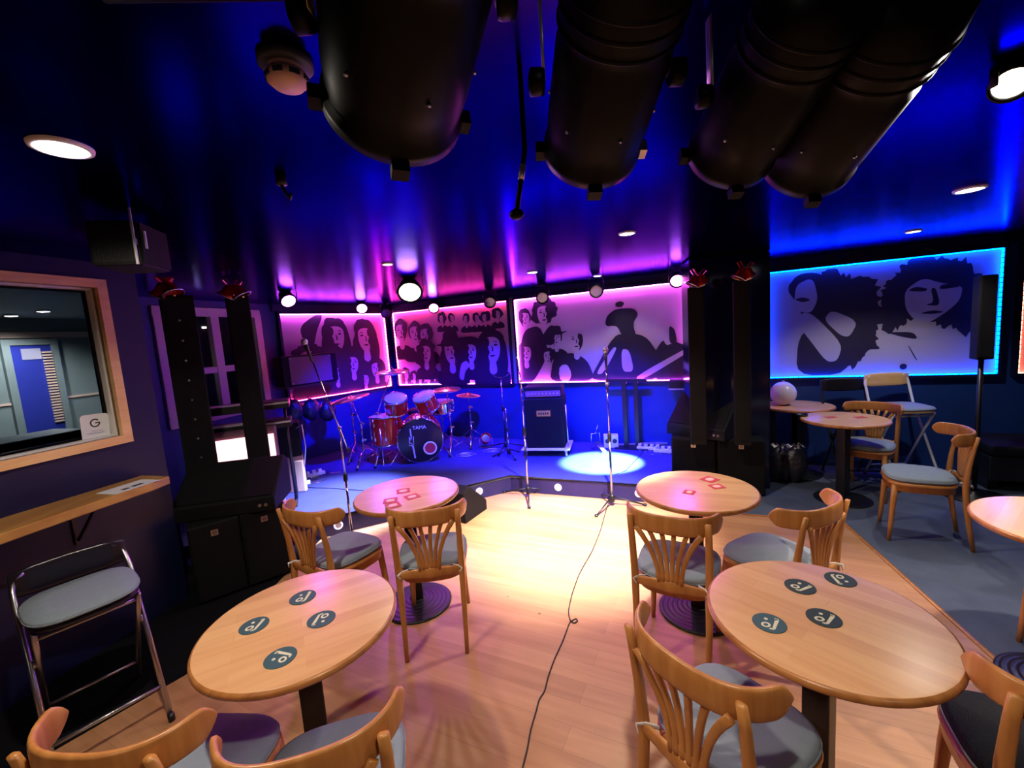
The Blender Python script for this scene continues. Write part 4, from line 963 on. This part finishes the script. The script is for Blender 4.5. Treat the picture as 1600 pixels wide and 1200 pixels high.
for a_, c_ in (((-0.13, 0.06), (-0.14, -0.05)), ((-0.14, -0.05), (-0.105, -0.05)), ((-0.08, 0.06), (-0.088, -0.05)), ((-0.128, 0.015), (-0.10, 0.05)), ((-0.128, -0.01), (-0.10, -0.04)), ((-0.13, 0.06), (-0.115, 0.03))):
    b.sweep([Tf @ Vector((a_[0], a_[1], 0.003)), Tf @ Vector((c_[0], c_[1], 0.003))], (0.004, 0.001), tuple(vdir.cross(Vector((0, 0, 1)))))
b.build('emblem', M['drumhead'], bd)
b = MB()
for s_ in (-1, 1):
    sd = Vector((0, 0, 1)).cross(vdir)*s_
    b.tube([sd*0.26 + Vector((0, 0, -0.12)) + vdir*0.1, sd*0.40 + Vector((0, 0, -0.28)) + vdir*0.22], 0.006)
b.build('spur', M['chrome'], bd)
b = MB(); b.tube([(0.03, 0.02, 0.27), (0.03, 0.02, 0.42)], 0.011); b.build('tom_post', M['chrome'], bd)
b = MB()
for k in range(8):
    a = k*PI/4+0.2; c_ = Tf @ Vector((0.285*math.cos(a), 0.285*math.sin(a), 0.0)); b.ellipsoid(c_, (0.014, 0.014, 0.014), 10, 6)
b.build('claw_hook', M['chrome'], bd)
def rel(u, v, d_): return atd(u, v, d_)
D5 = 5.55
p = rel(619, 632, D5); drum('tom_drum', 'small red rack tom above the bass drum, the left one', (p.x, p.y, p.z), (0.12, -0.42, 0.9), 0.135, 0.19, lugs=6)
p = rel(666, 628, D5); drum('tom_drum', 'small red rack tom above the bass drum, the right one', (p.x, p.y, p.z), (-0.22, -0.40, 0.9), 0.14, 0.19, lugs=6)
p = rel(602, 660, D5); ft = drum('floor_tom', 'red floor tom left of the bass drum', (p.x-0.02, p.y+0.1, ZS+0.42), (0, 0, 1), 0.19, 0.36)
b = MB()
for k in range(3): a = k*2.1+0.4; b.tube([(0.205*math.cos(a), 0.205*math.sin(a), 0.05), (0.205*math.cos(a), 0.205*math.sin(a), -0.40), (0.225*math.cos(a), 0.225*math.sin(a), -0.42)], 0.006)
b.build('leg', M['chrome'], ft)
p = rel(690, 645, D5+0.5); sn = drum('snare_drum', 'snare drum on its stand behind the right rack tom', (p.x, p.y, ZS+0.58), (0, -0.1, 1), 0.17, 0.14, 'chrome')
b = MB(); b.tube([(0, 0, -0.07), (0, 0, -0.5)], 0.01)
for k in range(3): a = k*2.1; b.tube([(0, 0, -0.38), (0.24*math.cos(a), 0.24*math.sin(a), -0.57)], 0.007); b.tube([(0, 0, -0.2), (0.17*math.cos(a), 0.17*math.sin(a), -0.09)], 0.006)
b.build('stand', M['chrome'], sn)
def cymbal(name, label, foot, h, r, tilt=(0.1, -0.15, 1), boom=None, lean=0.26):
    t = thing(name, label, 'cymbal', foot, 0, 'cymbals on stands')
    b = MB(); b.tube([(0, 0, 0.05), (0, 0, h*0.45)], 0.0125, 10); b.tube([(0, 0, h*0.45), (0, 0, h*0.75)], 0.010, 10)
    top = Vector((0, 0, h))
    if boom: top = Vector(boom); b.tube([(0, 0, h*0.75), tuple(top)], 0.007, 8)
    else: b.tube([(0, 0, h*0.75), (0, 0, h+0.04)], 0.006, 8)
    b.build('tube', M['chrome'], t)
    for z in (h*0.45, h*0.75):
        b = MB(); b.lathe([(0.017, z-0.03), (0.020, z-0.01), (0.020, z+0.01), (0.014, z+0.02)], 12); b.box((0.012, -0.006, z-0.01), (0.045, 0.006, z+0.012)); b.build('clamp', M['chrome'], t)
    for k in range(3):
        a = 0.5+k*2*PI/3; b = MB(); c_, s_ = math.cos(a), math.sin(a)
        b.sweep([(0.015*c_, 0.015*s_, 0.22), (lean*0.6*c_, lean*0.6*s_, 0.12), (lean*c_, lean*s_, 0.012)], (0.012, 0.004), (-s_, c_, 0)); b.sweep([(0.015*c_, 0.015*s_, 0.07), (lean*0.6*c_, lean*0.6*s_, 0.12)], (0.008, 0.003), (-s_, c_, 0))
        lg = b.build('leg', M['chrome'], t)
        b = MB(); b.ellipsoid((lean*c_, lean*s_, 0.015), (0.018, 0.018, 0.015), 10, 8); b.build('rubber_foot', M['black'], lg)
    T = axisT(top, tilt)
    if r:
        b = MB(); b.lathe([(0.006, 0.028), (0.03, 0.026), (0.045, 0.012), (r*0.6, 0.0), (r, -0.012), (r, -0.0135), (r*0.6, -0.0015), (0.045, 0.010), (0.006, 0.026)], 48, T, cap=False); cy_ = b.build('cymbal_plate', M['bronze'], t)
        b = MB(); b.lathe([(0.010, 0.028), (0.012, 0.045), (0.006, 0.055)], 12, T); b.build('wing_nut', M['black'], cy_)
    return t
def on_stage(u, v): p = at(u, v, ZS); return (p.x, p.y, ZS)
f = on_stage(597, 722); zt = atd(612, 580, math.hypot(f[0], f[1])+0.1)
cymbal('cymbal_stand', 'crash cymbal on a chrome stand high above the floor tom', f, 0.84, 0.22, (0.05, -0.10, 1), boom=(zt.x-f[0], zt.y-f[1], zt.z-ZS))
f = on_stage(558, 716); f = (f[0], f[1], ZS); cymbal('hardware_stand', 'bare chrome stand left of the drum kit', f, 0.80, 0, lean=0.30)
cymbal('ride_cymbal', 'wide ride cymbal at the left of the drum kit on a chrome stand', (-1.95, 5.35, ZS), 0.70, 0.24, (-0.15, -0.1, 1), boom=(-0.12, 0.05, 0.86), lean=0.28)
f = on_stage(708, 706); cymbal('cymbal_stand', 'crash cymbal right of the drum kit on a chrome stand', f, 0.76, 0.20, (0.0, -0.1, 1), boom=(-0.02, 0.0, 0.86))
f = on_stage(727, 700); cymbal('hi_hat', 'hi-hat stand with thin cymbals right of the drum kit', (-0.62, 5.95, ZS), 0.72, 0.17, (0.1, -0.05, 1))
# drum stool, pedal
t = thing('drum_stool', 'round black drum stool behind the kit', 'stool', (-1.35, 6.05, ZS))
b = MB(); b.lathe([(0.001, 0.48), (0.15, 0.48), (0.17, 0.50), (0.17, 0.54), (0.15, 0.56), (0.001, 0.565)], 32, cap=False); b.build('seat', M['vinyl'], t)
b = MB(); b.tube([(0, 0, 0.1), (0, 0, 0.48)], 0.014); b.build('post', M['chrome'], t)
for k in range(3): a = k*2.1+0.7; b = MB(); b.tube([(0, 0, 0.25), (0.22*math.cos(a), 0.22*math.sin(a), 0.01)], 0.01); b.build('leg', M['chrome'], t)
# small floor lamp
p = at(762, 690, ZS); t = thing('floor_spotlight', 'small red glowing lamp on the stage floor between drums and amplifier', 'stage light', (p.x, p.y-0.35, ZS))
b = MB(); T = axisT((0, 0, 0.13), (0.2, -0.8, 0.5)); b.lathe([(0.02, -0.10), (0.055, -0.08), (0.065, 0.0), (0.07, 0.05), (0.062, 0.05), (0.055, 0.02)], 24, T, cap=False); b.build('housing', M['redbow'], t)
b = MB(); b.lathe([(0.0001, 0.022), (0.054, 0.022)], 20, T, cap=False); b.build('lens', M['lens_off'], t)
b = MB(); b.sweep([(-0.085, 0, 0.13), (-0.085, 0, 0.012), (0.085, 0, 0.012), (0.085, 0, 0.13)], (0.012, 0.003), (0, 1, 0)); b.build('yoke', M['steel'], t)

# ------------------------------------------------------------------ amplifiers
def amp_box(b, a, c): b.box(a, c)
pA_ = at(822, 702, 0.24); pB_ = at(880, 706, 0.24)
aa = math.atan2(W_BACK.D.y, W_BACK.D.x)
t = thing('bass_amplifier', 'black bass amplifier stack with metal plate on a white trolley on the stage', 'amplifier', (0.40, 5.30, ZS), aa*0.55)
zb_, zt_ = 0.10, 0.86
b = MB(); b.box((-0.24, -0.17, 0.10), (0.24, 0.20, 0.72)); cb = b.build('cabinet', M['vinyl'], t, bevel=0.012)
b = MB(); b.box((-0.215, -0.176, 0.13), (0.215, -0.1705, 0.69)); b.build('grille', M['grille'], t)
b = MB(); b.box((-0.085, -0.182, 0.50), (0.085, -0.177, 0.57)); pt_ = b.build('name_plate', M['steel'], t)
b = MB()
for k in range(5): b.box((-0.065+k*0.027, -0.1835, 0.522), (-0.065+k*0.027+0.019, -0.1825, 0.548))
b.build('plate_marks', M['print'], pt_)
b = MB(); b.box((-0.23, -0.15, 0.72), (0.23, 0.16, 0.86)); hd_ = b.build('amplifier_head', M['vinyl'], t, bevel=0.008)
b = MB(); b.box((-0.215, -0.155, 0.74), (0.215, -0.1505, 0.81)); b.build('control_panel', M['tan'], hd_)
b = MB()
for k in range(9): b.lathe([(0.009, 0), (0.008, 0.014)], 12, axisT((-0.18+k*0.045, -0.155, 0.775), (0, -1, 0)))
b.build('knobs', M['steel'], hd_)
for sx in (-1, 1): b = MB(); b.tube([(sx*0.275, -0.12, 0.09), (sx*0.265, -0.10, 0.62)], 0.008); b.build('trolley_rail', M['steel'], t)
b = MB(); b.box((-0.30, -0.22, 0.078), (0.30, 0.22, 0.098)); b.build('trolley_board', M['whitepaint'], t, bevel=0.004)
for sx in (-1, 1):
    for sy in (-1, 1):
        b = MB(); b.lathe([(0.028, -0.011), (0.030, 0), (0.028, 0.011)], 18, axisT((sx*0.25, sy*0.17, 0.03), (1, 0, 0))); b.box((sx*0.25-0.016, sy*0.17-0.02, 0.05), (sx*0.25+0.016, sy*0.17+0.02, 0.078)); b.build('caster', M['whitepaint'], t)
# combo amp raised at the left wall
D_ = 6.0
q0, q1 = atd(445, 606, D_), atd(531, 604, D_+0.42); qt = atd(445, 557, D_)
ctr = (q0+q1)/2; wd = (Vector((q1.x-q0.x, q1.y-q0.y, 0))).length; an = math.atan2(q1.y-q0.y, q1.x-q0.x)
hh = qt.z-q0.z
t = thing('combo_amplifier', 'black combo amplifier with mauve grille cloth raised on the left stage wall', 'amplifier', (ctr.x, ctr.y, q0.z), an)
b = MB(); b.box((-wd/2, 0, 0), (wd/2, 0.20, hh)); b.build('cabinet', M['vinyl'], t, bevel=0.012)
b = MB(); b.box((-wd/2+0.09, -0.008, 0.02), (wd/2-0.10, -0.0005, hh-0.02)); b.build('grille_cloth', M['tan'], t)
b = MB()
for sx in (-1, 1):
    for sz in (0.035, hh-0.035): b.lathe([(0.008, 0), (0.007, 0.004)], 10, axisT((sx*(wd/2-0.11), -0.008, sz), (0, -1, 0)))
b.build('corner_screws', M['steel'], t)
b = MB(); b.box((-wd/2+0.03, 0.0, -0.03), (wd/2-0.03, 0.24, -0.001)); b.build('wall_bracket', M['black'], t)
for i, (u, v, lb) in enumerate(((460, 640, 'left'), (486, 638, 'middle'), (512, 640, 'right'))):
    q = atd(u, v+2, D_+0.05+0.13*i); b = MB(); b.ellipsoid((0, 0, 0), (0.12, 0.09, 0.14), 24, 14, None, 0.05, i); b.tube([(0, -0.02, 0.13), (0.03, 0, 0.17), (-0.03, 0, 0.17), (0, 0.02, 0.13)], 0.006)
    o = b.build('stick_bag', M['bag']); o.location = q; o.rotation_euler = (0, 0, an); tag(o, 'round black bag hanging under the raised combo amplifier, the %s one' % lb, 'bag', 'black bags under the amplifier')
# mixing desk / keyboards and lit panel behind the left columns
def boxthing(name, label, cat, u, v, d_, w_, dp, h_, rz, m, z=None, bev=0.01, group=None):
    p = atd(u, v, d_); t = thing(name, label, cat, (p.x, p.y, p.z if z is None else z), rz, group)
    b = MB(); b.box((-w_/2, 0, 0), (w_/2, dp, h_)); b.build('body', M[m], t, bevel=bev); return t
rk = math.radians(25)
kb = thing('keyboard_stand', 'two-tier keyboard rack with silver trimmed keyboards behind the left column speakers', 'keyboard', tuple(atd(405, 690, 4.75).to_2d().to_3d()+Vector((0, 0, ZS))), rk)
zk = atd(405, 640, 4.75).z-ZS; zk2 = atd(405, 662, 4.75).z-ZS
for nm, zz in (('upper_keyboard', zk), ('lower_keyboard', zk2-0.05)):
    b = MB(); b.box((-0.55, -0.12, zz), (0.30, 0.16, zz+0.07)); k_ = b.build(nm, M['black'], kb, bevel=0.006)
    b = MB(); b.box((0.05, -0.126, zz+0.045), (0.30, -0.1205, zz+0.062)); b.build('silver_strip', M['alu'], k_)
    b = MB()
    for k in range(20): b.box((-0.52+k*0.026, -0.11, zz+0.0705), (-0.52+k*0.026+0.023, 0.02, zz+0.077))
    b.build('white_keys', M['white'], k_)
for sx in (-0.5, 0.25):
    b = MB(); b.tube([(sx, 0.0, zk), (sx, 0.02, 0.0)], 0.015); b.tube([(sx, -0.18, 0.012), (sx, 0.2, 0.012)], 0.015); b.build('stand_leg', M['black'], kb)
q = atd(388, 740, 4.5)
t = thing('lit_cabinet', 'glowing pink white panelled cabinet behind the left column speakers', 'cabinet', (q.x, q.y, ZS), rk)
zc = atd(388, 672, 4.5).z-ZS
b = MB(); b.box((-0.33, 0, 0), (0.26, 0.11, zc)); b.build('body', M['tan'], t, bevel=0.01)
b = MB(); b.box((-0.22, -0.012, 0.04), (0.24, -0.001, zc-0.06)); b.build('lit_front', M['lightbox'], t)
b = MB(); b.lathe([(0.012, 0), (0.012, 0.01)], 12, axisT((-0.27, -0.001, zc-0.06), (0, -1, 0))); b.build('indicator', M['redled'], t)
t = boxthing('equipment_rack', 'black amplifier box with a cable on a grey crate left of the drum kit', 'amplifier', 445, 716, 5.05, 0.34, 0.3, 0.36, rk, 'vinyl')
b = MB(); b.tube([(0.14, -0.01, 0.30), (0.20, -0.05, 0.34), (0.21, -0.05, 0.1), (0.18, -0.03, -0.1)], 0.006); b.build('cable', M['alu'], t)
b = MB()
for k in range(3): b.lathe([(0.012, 0), (0.010, 0.02)], 10, axisT((-0.05+0.05*k, 0.06, 0.36), (0, 0, 1)))
b.build('knobs', M['steel'], t)
p = atd(445, 716, 5.05); t = thing('crate', 'grey mauve crate under the black amplifier box', 'crate', (p.x, p.y, ZS), rk)
b = MB(); b.box((-0.17, 0.0, 0), (0.17, 0.28, p.z-ZS-0.001)); b.build('body', M['tan'], t, bevel=0.01)
b = MB(); b.box((-0.004, -0.004, 0.01), (0.004, -0.0005, p.z-ZS-0.02)); b.build('seam', M['print'], t)
t = boxthing('cardboard_tube', 'pale pink upright panel leaning behind the crate', 'panel', 468, 742, 5.0, 0.09, 0.06, 0.34, 0.1, 'cardboard', ZS)
# power strips, plugs and cable tangles
def power_strip(u, v, rot, label, n=4):
    p = at(u, v, ZS+0.02); t = thing('power_strip', label, 'power strip', (p.x, p.y, ZS), rot, 'power strips on the stage')
    b = MB(); b.box((-0.15, -0.028, 0), (0.15, 0.028, 0.035)); b.build('body', M['white'], t, bevel=0.004)
    b = MB()
    for k in range(n): b.box((-0.13+k*0.07, -0.018, 0.0355), (-0.13+k*0.07+0.035, 0.018, 0.07))
    b.build('plugs', M['white'], t)
    b = MB(); R = random.Random(int(u))
    for k in range(4):
        x = -0.11+k*0.07; pts = [(x, 0, 0.068)]
        for j in range(7): pts.append((x+R.uniform(-0.12, 0.14)*(j*0.35), R.uniform(-0.14, 0.14), 0.004 if j > 1 else 0.06))
        b.tube(pts, 0.0035, 6)
    b.build('cables', M['steel'] if k % 2 else M['black'], t)
    return t
power_strip(487, 742, 0.7, 'white power strip with plugs at the left edge of the stage')
power_strip(462, 757, 0.5, 'white power strip with tangled leads nearest the left subwoofers')
power_strip(1015, 700, -0.42, 'white power strip against the back wall left of the right subwoofers')
power_strip(1042, 704, -0.42, 'white power strip with plugs beside the right subwoofers', 3)
p = at(462, 765, ZS); 
b = MB()
lc = [(470, 760), (490, 762), (520, 763), (560, 766), (600, 768), (650, 764)]
b.tube([at(*q, ZS+0.004) for q in lc], 0.004, 6); tag(b.build('stage_cable', M['black']), 'black cable lying across the lit left part of the stage', 'cable')
b = MB(); lc = [(1010, 700), (1000, 712), (990, 722), (978, 735), (960, 742)]
b.tube([at(*q, ZS+0.004) for q in lc], 0.004, 6); tag(b.build('stage_cable', M['black']), 'black cable crossing the white pool of light on the stage', 'cable')
for i, (u, v) in enumerate(((770, 705), (728, 712))):
    p = at(u, v, ZS); R = random.Random(40+i); b = MB(); pts = [(0.14*math.cos(k*0.5)*(1-0.02*k)+R.uniform(-0.01, 0.01), 0.10*math.sin(k*0.5)*(1-0.02*k), 0.005+0.001*k) for k in range(26)]
    b.tube(pts, 0.004, 6); o = b.build('coiled_cable', M['alu']); o.location = (p.x, p.y, ZS); tag(o, ('coiled pale cable on the stage beside the small floor lamp', 'coiled pale cable on the stage at the foot of the hi-hat')[i], 'cable')
# folded double post stand against the back wall
p = whit(W_BACK, 985, 600, 0.2); q = W_BACK.pt(p[0], 0, 0.22)
t = thing('double_post_stand', 'black double post stand with a wide top bar in front of the magenta mural', 'stand', (q.x, q.y, ZS), aa)
zz = 0.84
for sx in (-0.075, 0.065):
    b = MB(); b.box((sx-0.028, -0.02, 0.0), (sx+0.028, 0.02, zz)); b.build('post', M['black'], t, bevel=0.003)
b = MB(); b.box((-0.30, -0.03, zz), (0.20, 0.03, zz+0.028)); b.build('top_bar', M['black'], t)
b = MB(); b.box((-0.2, -0.12, -0.0), (0.2, 0.12, 0.015)); b.build('foot_plate', M['black'], t)
# white effects box and chrome pedal
p = at(955, 698, ZS); t = thing('effects_box', 'white box with round dials on the stage behind the right microphone stand', 'equipment', (p.x, p.y, ZS), -0.2)
b = MB(); b.box((-0.09, -0.06, 0), (0.09, 0.06, 0.16)); b.build('body', M['whitepaint'], t, bevel=0.006)
b = MB()
for sx in (-0.045, 0.045): b.lathe([(0.030, 0), (0.028, 0.006)], 18, axisT((sx, -0.061, 0.09), (0, -1, 0)))
b.build('dials', M['print'], t)
b = MB(); b.box((0.1, 0.0, 0), (0.75, 0.05, 0.025), Matrix.Rotation(-0.1, 4, 'Z')); tag(b.build('cable_duct', M['alu']), 'long metal cable duct on the stage floor right of the white box', 'cable duct').location = (p.x, p.y, ZS)
p = at(938, 704, ZS); t = thing('bass_pedal', 'chrome drum pedal on the stage behind the right microphone stand', 'pedal', (p.x, p.y, ZS), 0.3)
b = MB(); b.box((-0.05, -0.13, 0), (0.05, 0.13, 0.012)); b.sweep([(0, -0.12, 0.015), (0, 0.10, 0.09)], (0.035, 0.006), (1, 0, 0)); b.build('footboard', M['steel'], t)
b = MB(); b.tube([(-0.06, 0.11, 0), (-0.06, 0.11, 0.2), (0.06, 0.11, 0.2), (0.06, 0.11, 0)], 0.007); b.tube([(0, 0.11, 0.2), (0.0, 0.03, 0.33)], 0.005); b.build('frame', M['chrome'], t)
# small wall shelf by the mural
pu, pz = whit(W_BACK, 1046, 605, 0.1)
b = MB(); b.box((pu, pz, 0.056), (pu+0.34, pz+0.09, 0.22), W_BACK.T); o = tag(b.build('control_unit', M['drumblack'], bevel=0.004), 'dark control unit with pale edge on the wall beside the pillar', 'equipment')
b = MB(); b.box((pu, pz-0.014, 0.056), (pu+0.34, pz-0.001, 0.23), W_BACK.T); b.build('pale_edge', M['pinkpaper'], o)

# ------------------------------------------------------------------ ceiling fittings
def downlight(k, r, label, m='led_small'):
    x, y = DOWN[k][:2]; t = thing('ceiling_downlight', label, 'ceiling light', (x, y, CEIL), 0, 'round ceiling downlights')
    b = MB(); b.lathe([(r*1.25, 0.0), (r*1.22, -0.008), (r*1.02, -0.010), (r, -0.004)], 32, cap=False); b.build('trim_ring', M['white'], t)
    b = MB(); b.lathe([(0.0001, -0.006), (r, -0.006)], 28, cap=False); b.build('diffuser', M[m], t)
downlight('a', 0.056, 'dazzling round downlight above the left window', 'led_white')
for k, r, lb in (('b', 0.035, 'small round downlight above the drum kit'), ('c', 0.045, 'round downlight above the gap between the two middle murals'), ('d', 0.045, 'round downlight above the middle of the floor'),
                 ('e', 0.04, 'small round downlight above the magenta mural'), ('f', 0.045, 'round downlight above the left part of the blue mural'), ('g', 0.055, 'round downlight nearer to us above the blue mural'),
                 ('h', 0.06, 'round downlight over our head between the lamp cans'), ('i', 0.06, 'round downlight behind us on the left'), ('j', 0.06, 'round downlight behind us on the right'), ('k', 0.05, 'round downlight added out of view above the brightly lit right table')): downlight(k, r, lb)
def stage_lamp(loc, direction, label, lens, r=0.075):
    t = thing('stage_lamp', label, 'stage light', tuple(loc), 0, 'small stage lamps')
    T = axisT((0, 0, 0), direction)
    b = MB(); b.lathe([(r*0.5, -0.13), (r*0.8, -0.12), (r, -0.05), (r, 0.0), (r*1.12, 0.004), (r*1.12, 0.014), (r*0.92, 0.014), (r*0.9, -0.004)], 28, T, cap=False); b.build('housing', M['can'], t)
    b = MB(); b.lathe([(0.0001, 0.003), (r*0.93, 0.001)], 28, T, cap=False); b.build('lens', M[lens], t)
    hz_ = CEIL-loc[2]; b = MB(); b.sweep([(-r*1.2, 0, -0.01), (-r*1.2, 0, hz_-0.01), (r*1.2, 0, hz_-0.01), (r*1.2, 0, -0.01)], (0.012, 0.002), (0, 1, 0)); b.build('yoke', M['can'], t)
for (l, tg, p_, c_, a_), lb in zip(WASH, ('pink stage lamp at the left end of the magenta lit wall', 'pink stage lamp above the left stage mural', 'pink stage lamp above the middle mural', 'pink stage lamp beside the dark right pillar')):
    d = (Vector(tg)-Vector(l)).normalized(); stage_lamp(Vector(l)-d*0.02, d, lb, 'lens_mag')
d = Vector((0.15, -0.75, -0.6)); stage_lamp((-0.92, 4.2, 2.17), d, 'warm white stage lamp hanging above the drum kit', 'lens_white', 0.11)
d = Vector((-0.6, -0.5, -0.62)); stage_lamp((1.35, 1.18, 2.25), d, 'white stage lamp near the top right corner', 'lens_white', 0.04)
for (l, lb) in (((-1.83, 6.60, 2.15), 'unlit stage lamp in the corner between the two left murals'), ((-0.22, 5.85, 2.15), 'unlit stage lamp above the right end of the middle mural'), ((0.47, 5.6, 2.14), 'unlit stage lamp above the left part of the magenta mural'), ((1.08, 5.18, 2.14), 'unlit stage lamp above the centre of the magenta mural')):
    stage_lamp(l, (-l[0]*0.1, -0.7, -0.35), lb, 'lens_off', 0.075)
# big lamp cans overhead
CAN_AX = Vector((-0.02, 0.92, -0.38)).normalized()
def lamp_can(loc, label, r=0.10, L_=0.38, ax=CAN_AX, arms=True, rear=1.0, clip=-1):
    t = thing('lamp_can', label, 'stage light', tuple(loc), 0, 'large black lamp cans')
    T = axisT((0, 0, 0), ax); prof = [(0.02, -L_), (r*0.55*rear, -L_*0.99), (r*0.86*rear, -L_*0.93), (r*0.95*rear, -L_*0.82), (r*0.95*rear, -L_*0.66), (r*0.90, -L_*0.62), (r*0.96, -L_*0.58), (r*0.97, -L_*0.2), (r*0.94, -0.03), (r*1.0, -0.02), (r*1.0, 0.0), (r*0.94, 0.0), (r*0.92, -0.06), (0.001, -0.10)]
    b = MB(); b.lathe(prof, 48, T, cap=False); body = b.build('body', M['can'], t)
    b = MB()
    for k in range(3): z = -L_*(0.66+0.07*k); b.lathe([(r*0.95*rear, z), (r*0.985*rear, z-0.004), (r*0.95*rear, z-0.008)], 48, T, cap=False)
    b.build('cooling_ribs', M['can'], body)
    for k in range(4):
        a = k*PI/2 + PI/2+0.05; b = MB(); Tk = T @ Matrix.Rotation(a, 4, 'Z')
        b.box((r*0.97, -0.014, -0.012), (r*1.16, 0.014, 0.012), Tk); b.build('gel_clip', M['alu'] if k == clip else M['can'], t)
    for k in range(6):
        a = k*PI/3+0.3; b = MB(); b.ellipsoid(T @ Vector((r*0.98*math.cos(a), r*0.98*math.sin(a), -L_*0.3)), (0.0035, 0.0035, 0.0035), 8, 6); b.build('rivet', M['steel'], body)
    if arms:
        for s_ in (-1, 1):
            pv = T @ Vector((s_*r*1.08, 0, -L_*0.42)) if False else Vector((s_*r*1.10, 0, 0)) - ax*L_*0.42
            hz_ = CEIL - loc[2]
            b = MB(); b.sweep([pv, (pv.x, pv.y, max(pv.z+0.03, hz_-0.012))], (0.014, 0.0025), (0, 1, 0)); b.build('yoke_arm', M['alu'] if s_ < 0 else M['can'], t)  # left arm pale, the light on it put into its colour
            b = MB(); b.lathe([(0.020, 0.0), (0.022, 0.006), (0.022, 0.024), (0.012, 0.028)], 14, axisT(pv, (s_, 0, 0))); b.build('tilt_knob', M['can'], t)
    return t
lamp_can((-0.165, 0.76, 2.075), 'big black lamp can overhead, the leftmost of four', r=0.112, ax=Vector((-0.36, 0.88, -0.36)).normalized())
lamp_can((0.20, 0.95, 2.065), 'big black lamp can overhead, second from the left', clip=1)
lamp_can((0.555, 1.07, 2.08), 'big black lamp can overhead with bright rim gleam, third from the left', ax=Vector((0.02, 0.92, -0.38)).normalized())
lamp_can((0.76, 1.10, 2.06), 'big black lamp can overhead, the rightmost of four', 0.105, 0.40, Vector((0.14, 0.90, -0.38)).normalized(), False)
# mounting bars that carry the cans
b = MB(); b.tube([(-0.6, 0.74, 2.275), (1.4, 0.88, 2.275)], 0.02, 12); o = tag(b.build('lighting_bar', M['can']), 'black lighting bar under the ceiling carrying the lamp cans', 'lighting bar')
# smoke detector
t = thing('smoke_detector', 'white smoke detector on the dark ceiling left of the lamp cans', 'smoke detector', tuple(at(446, 96, CEIL)))
b = MB(); b.lathe([(0.055, 0), (0.055, -0.010), (0.050, -0.014)], 32, cap=False); b.lathe([(0.0001, -0.014), (0.050, -0.014)], 32, cap=False); b.build('base_ring', M['print'], t)
b = MB(); b.lathe([(0.036, -0.014), (0.037, -0.022)], 32, cap=False)
b.lathe([(0.041, -0.030), (0.040, -0.042), (0.030, -0.052), (0.0001, -0.056)], 32, cap=False); b.lathe([(0.041, -0.030), (0.036, -0.022)], 32, cap=False); b.build('dome', M['pinkpaper'], t)
b = MB()
for k in range(8): a = k*PI/4; b.box((0.0385, -0.010, -0.041), (0.0425, 0.010, -0.031), Matrix.Rotation(a, 4, 'Z'))
b.build('vents', M['print'], t)
# dark hook / hanging gear
t = thing('hanging_hook', 'small dark hook hanging from the ceiling above the left mural', 'hook', (-0.76, 1.58, CEIL))
b = MB(); b.tube([(0, 0, 0), (0, 0, -0.03)], 0.018); b.tube([(0, 0, -0.03), (0.01, 0, -0.06), (0.02, 0.01, -0.075), (0.03, 0.0, -0.06)], 0.006); b.build('hook_body', M['black'], t)
q = atd(820, 235, 1.05); e_ = atd(807, 335, 1.05); t = thing('safety_rod', 'thin black rod with a round end hanging beside the second lamp can', 'rod', (q.x, q.y, q.z))
v_ = e_-q; b = MB(); b.tube([(0, 0, CEIL-q.z), (0, 0, 0), tuple(v_*0.5), tuple(v_)], 0.006, 8); b.build('rod', M['can'], t)
b = MB(); b.ellipsoid(v_, (0.018, 0.018, 0.013), 14, 8); b.build('knob', M['can'], t); b = MB(); b.tube([tuple(v_*0.22), tuple(v_*0.45)], 0.0075, 8); b.build('sleeve', M['alu'], t)
# wall speaker high on the left
q = at(197, 350, 2.27); dq = math.hypot(q.x, q.y); q2 = atd(197, 405, dq)
t = thing('wall_speaker', 'black loudspeaker on a silver bracket under the ceiling above the left window', 'loudspeaker', (q.x, q.y, 2.17), math.atan2(DL.y, DL.x)+0.5)
b = MB(); b.box((-0.11, -0.09, -0.09), (0.11, 0.09, 0.09)); b.build('cabinet', M['vinyl'], t, bevel=0.015)
b = MB(); b.box((-0.10, -0.097, -0.08), (0.10, -0.091, 0.08)); b.build('grille', M['grille'], t)
b = MB(); b.box((-0.128, -0.086, -0.09), (-0.122, -0.078, 0.13)); b.box((-0.122, -0.086, -0.012), (-0.111, -0.078, 0.012)); b.build('bracket', M['alu'], t)
b = MB(); b.box((-0.085, -0.103, -0.02), (-0.075, -0.0975, 0.05)); b.build('badge', M['alu'], t)
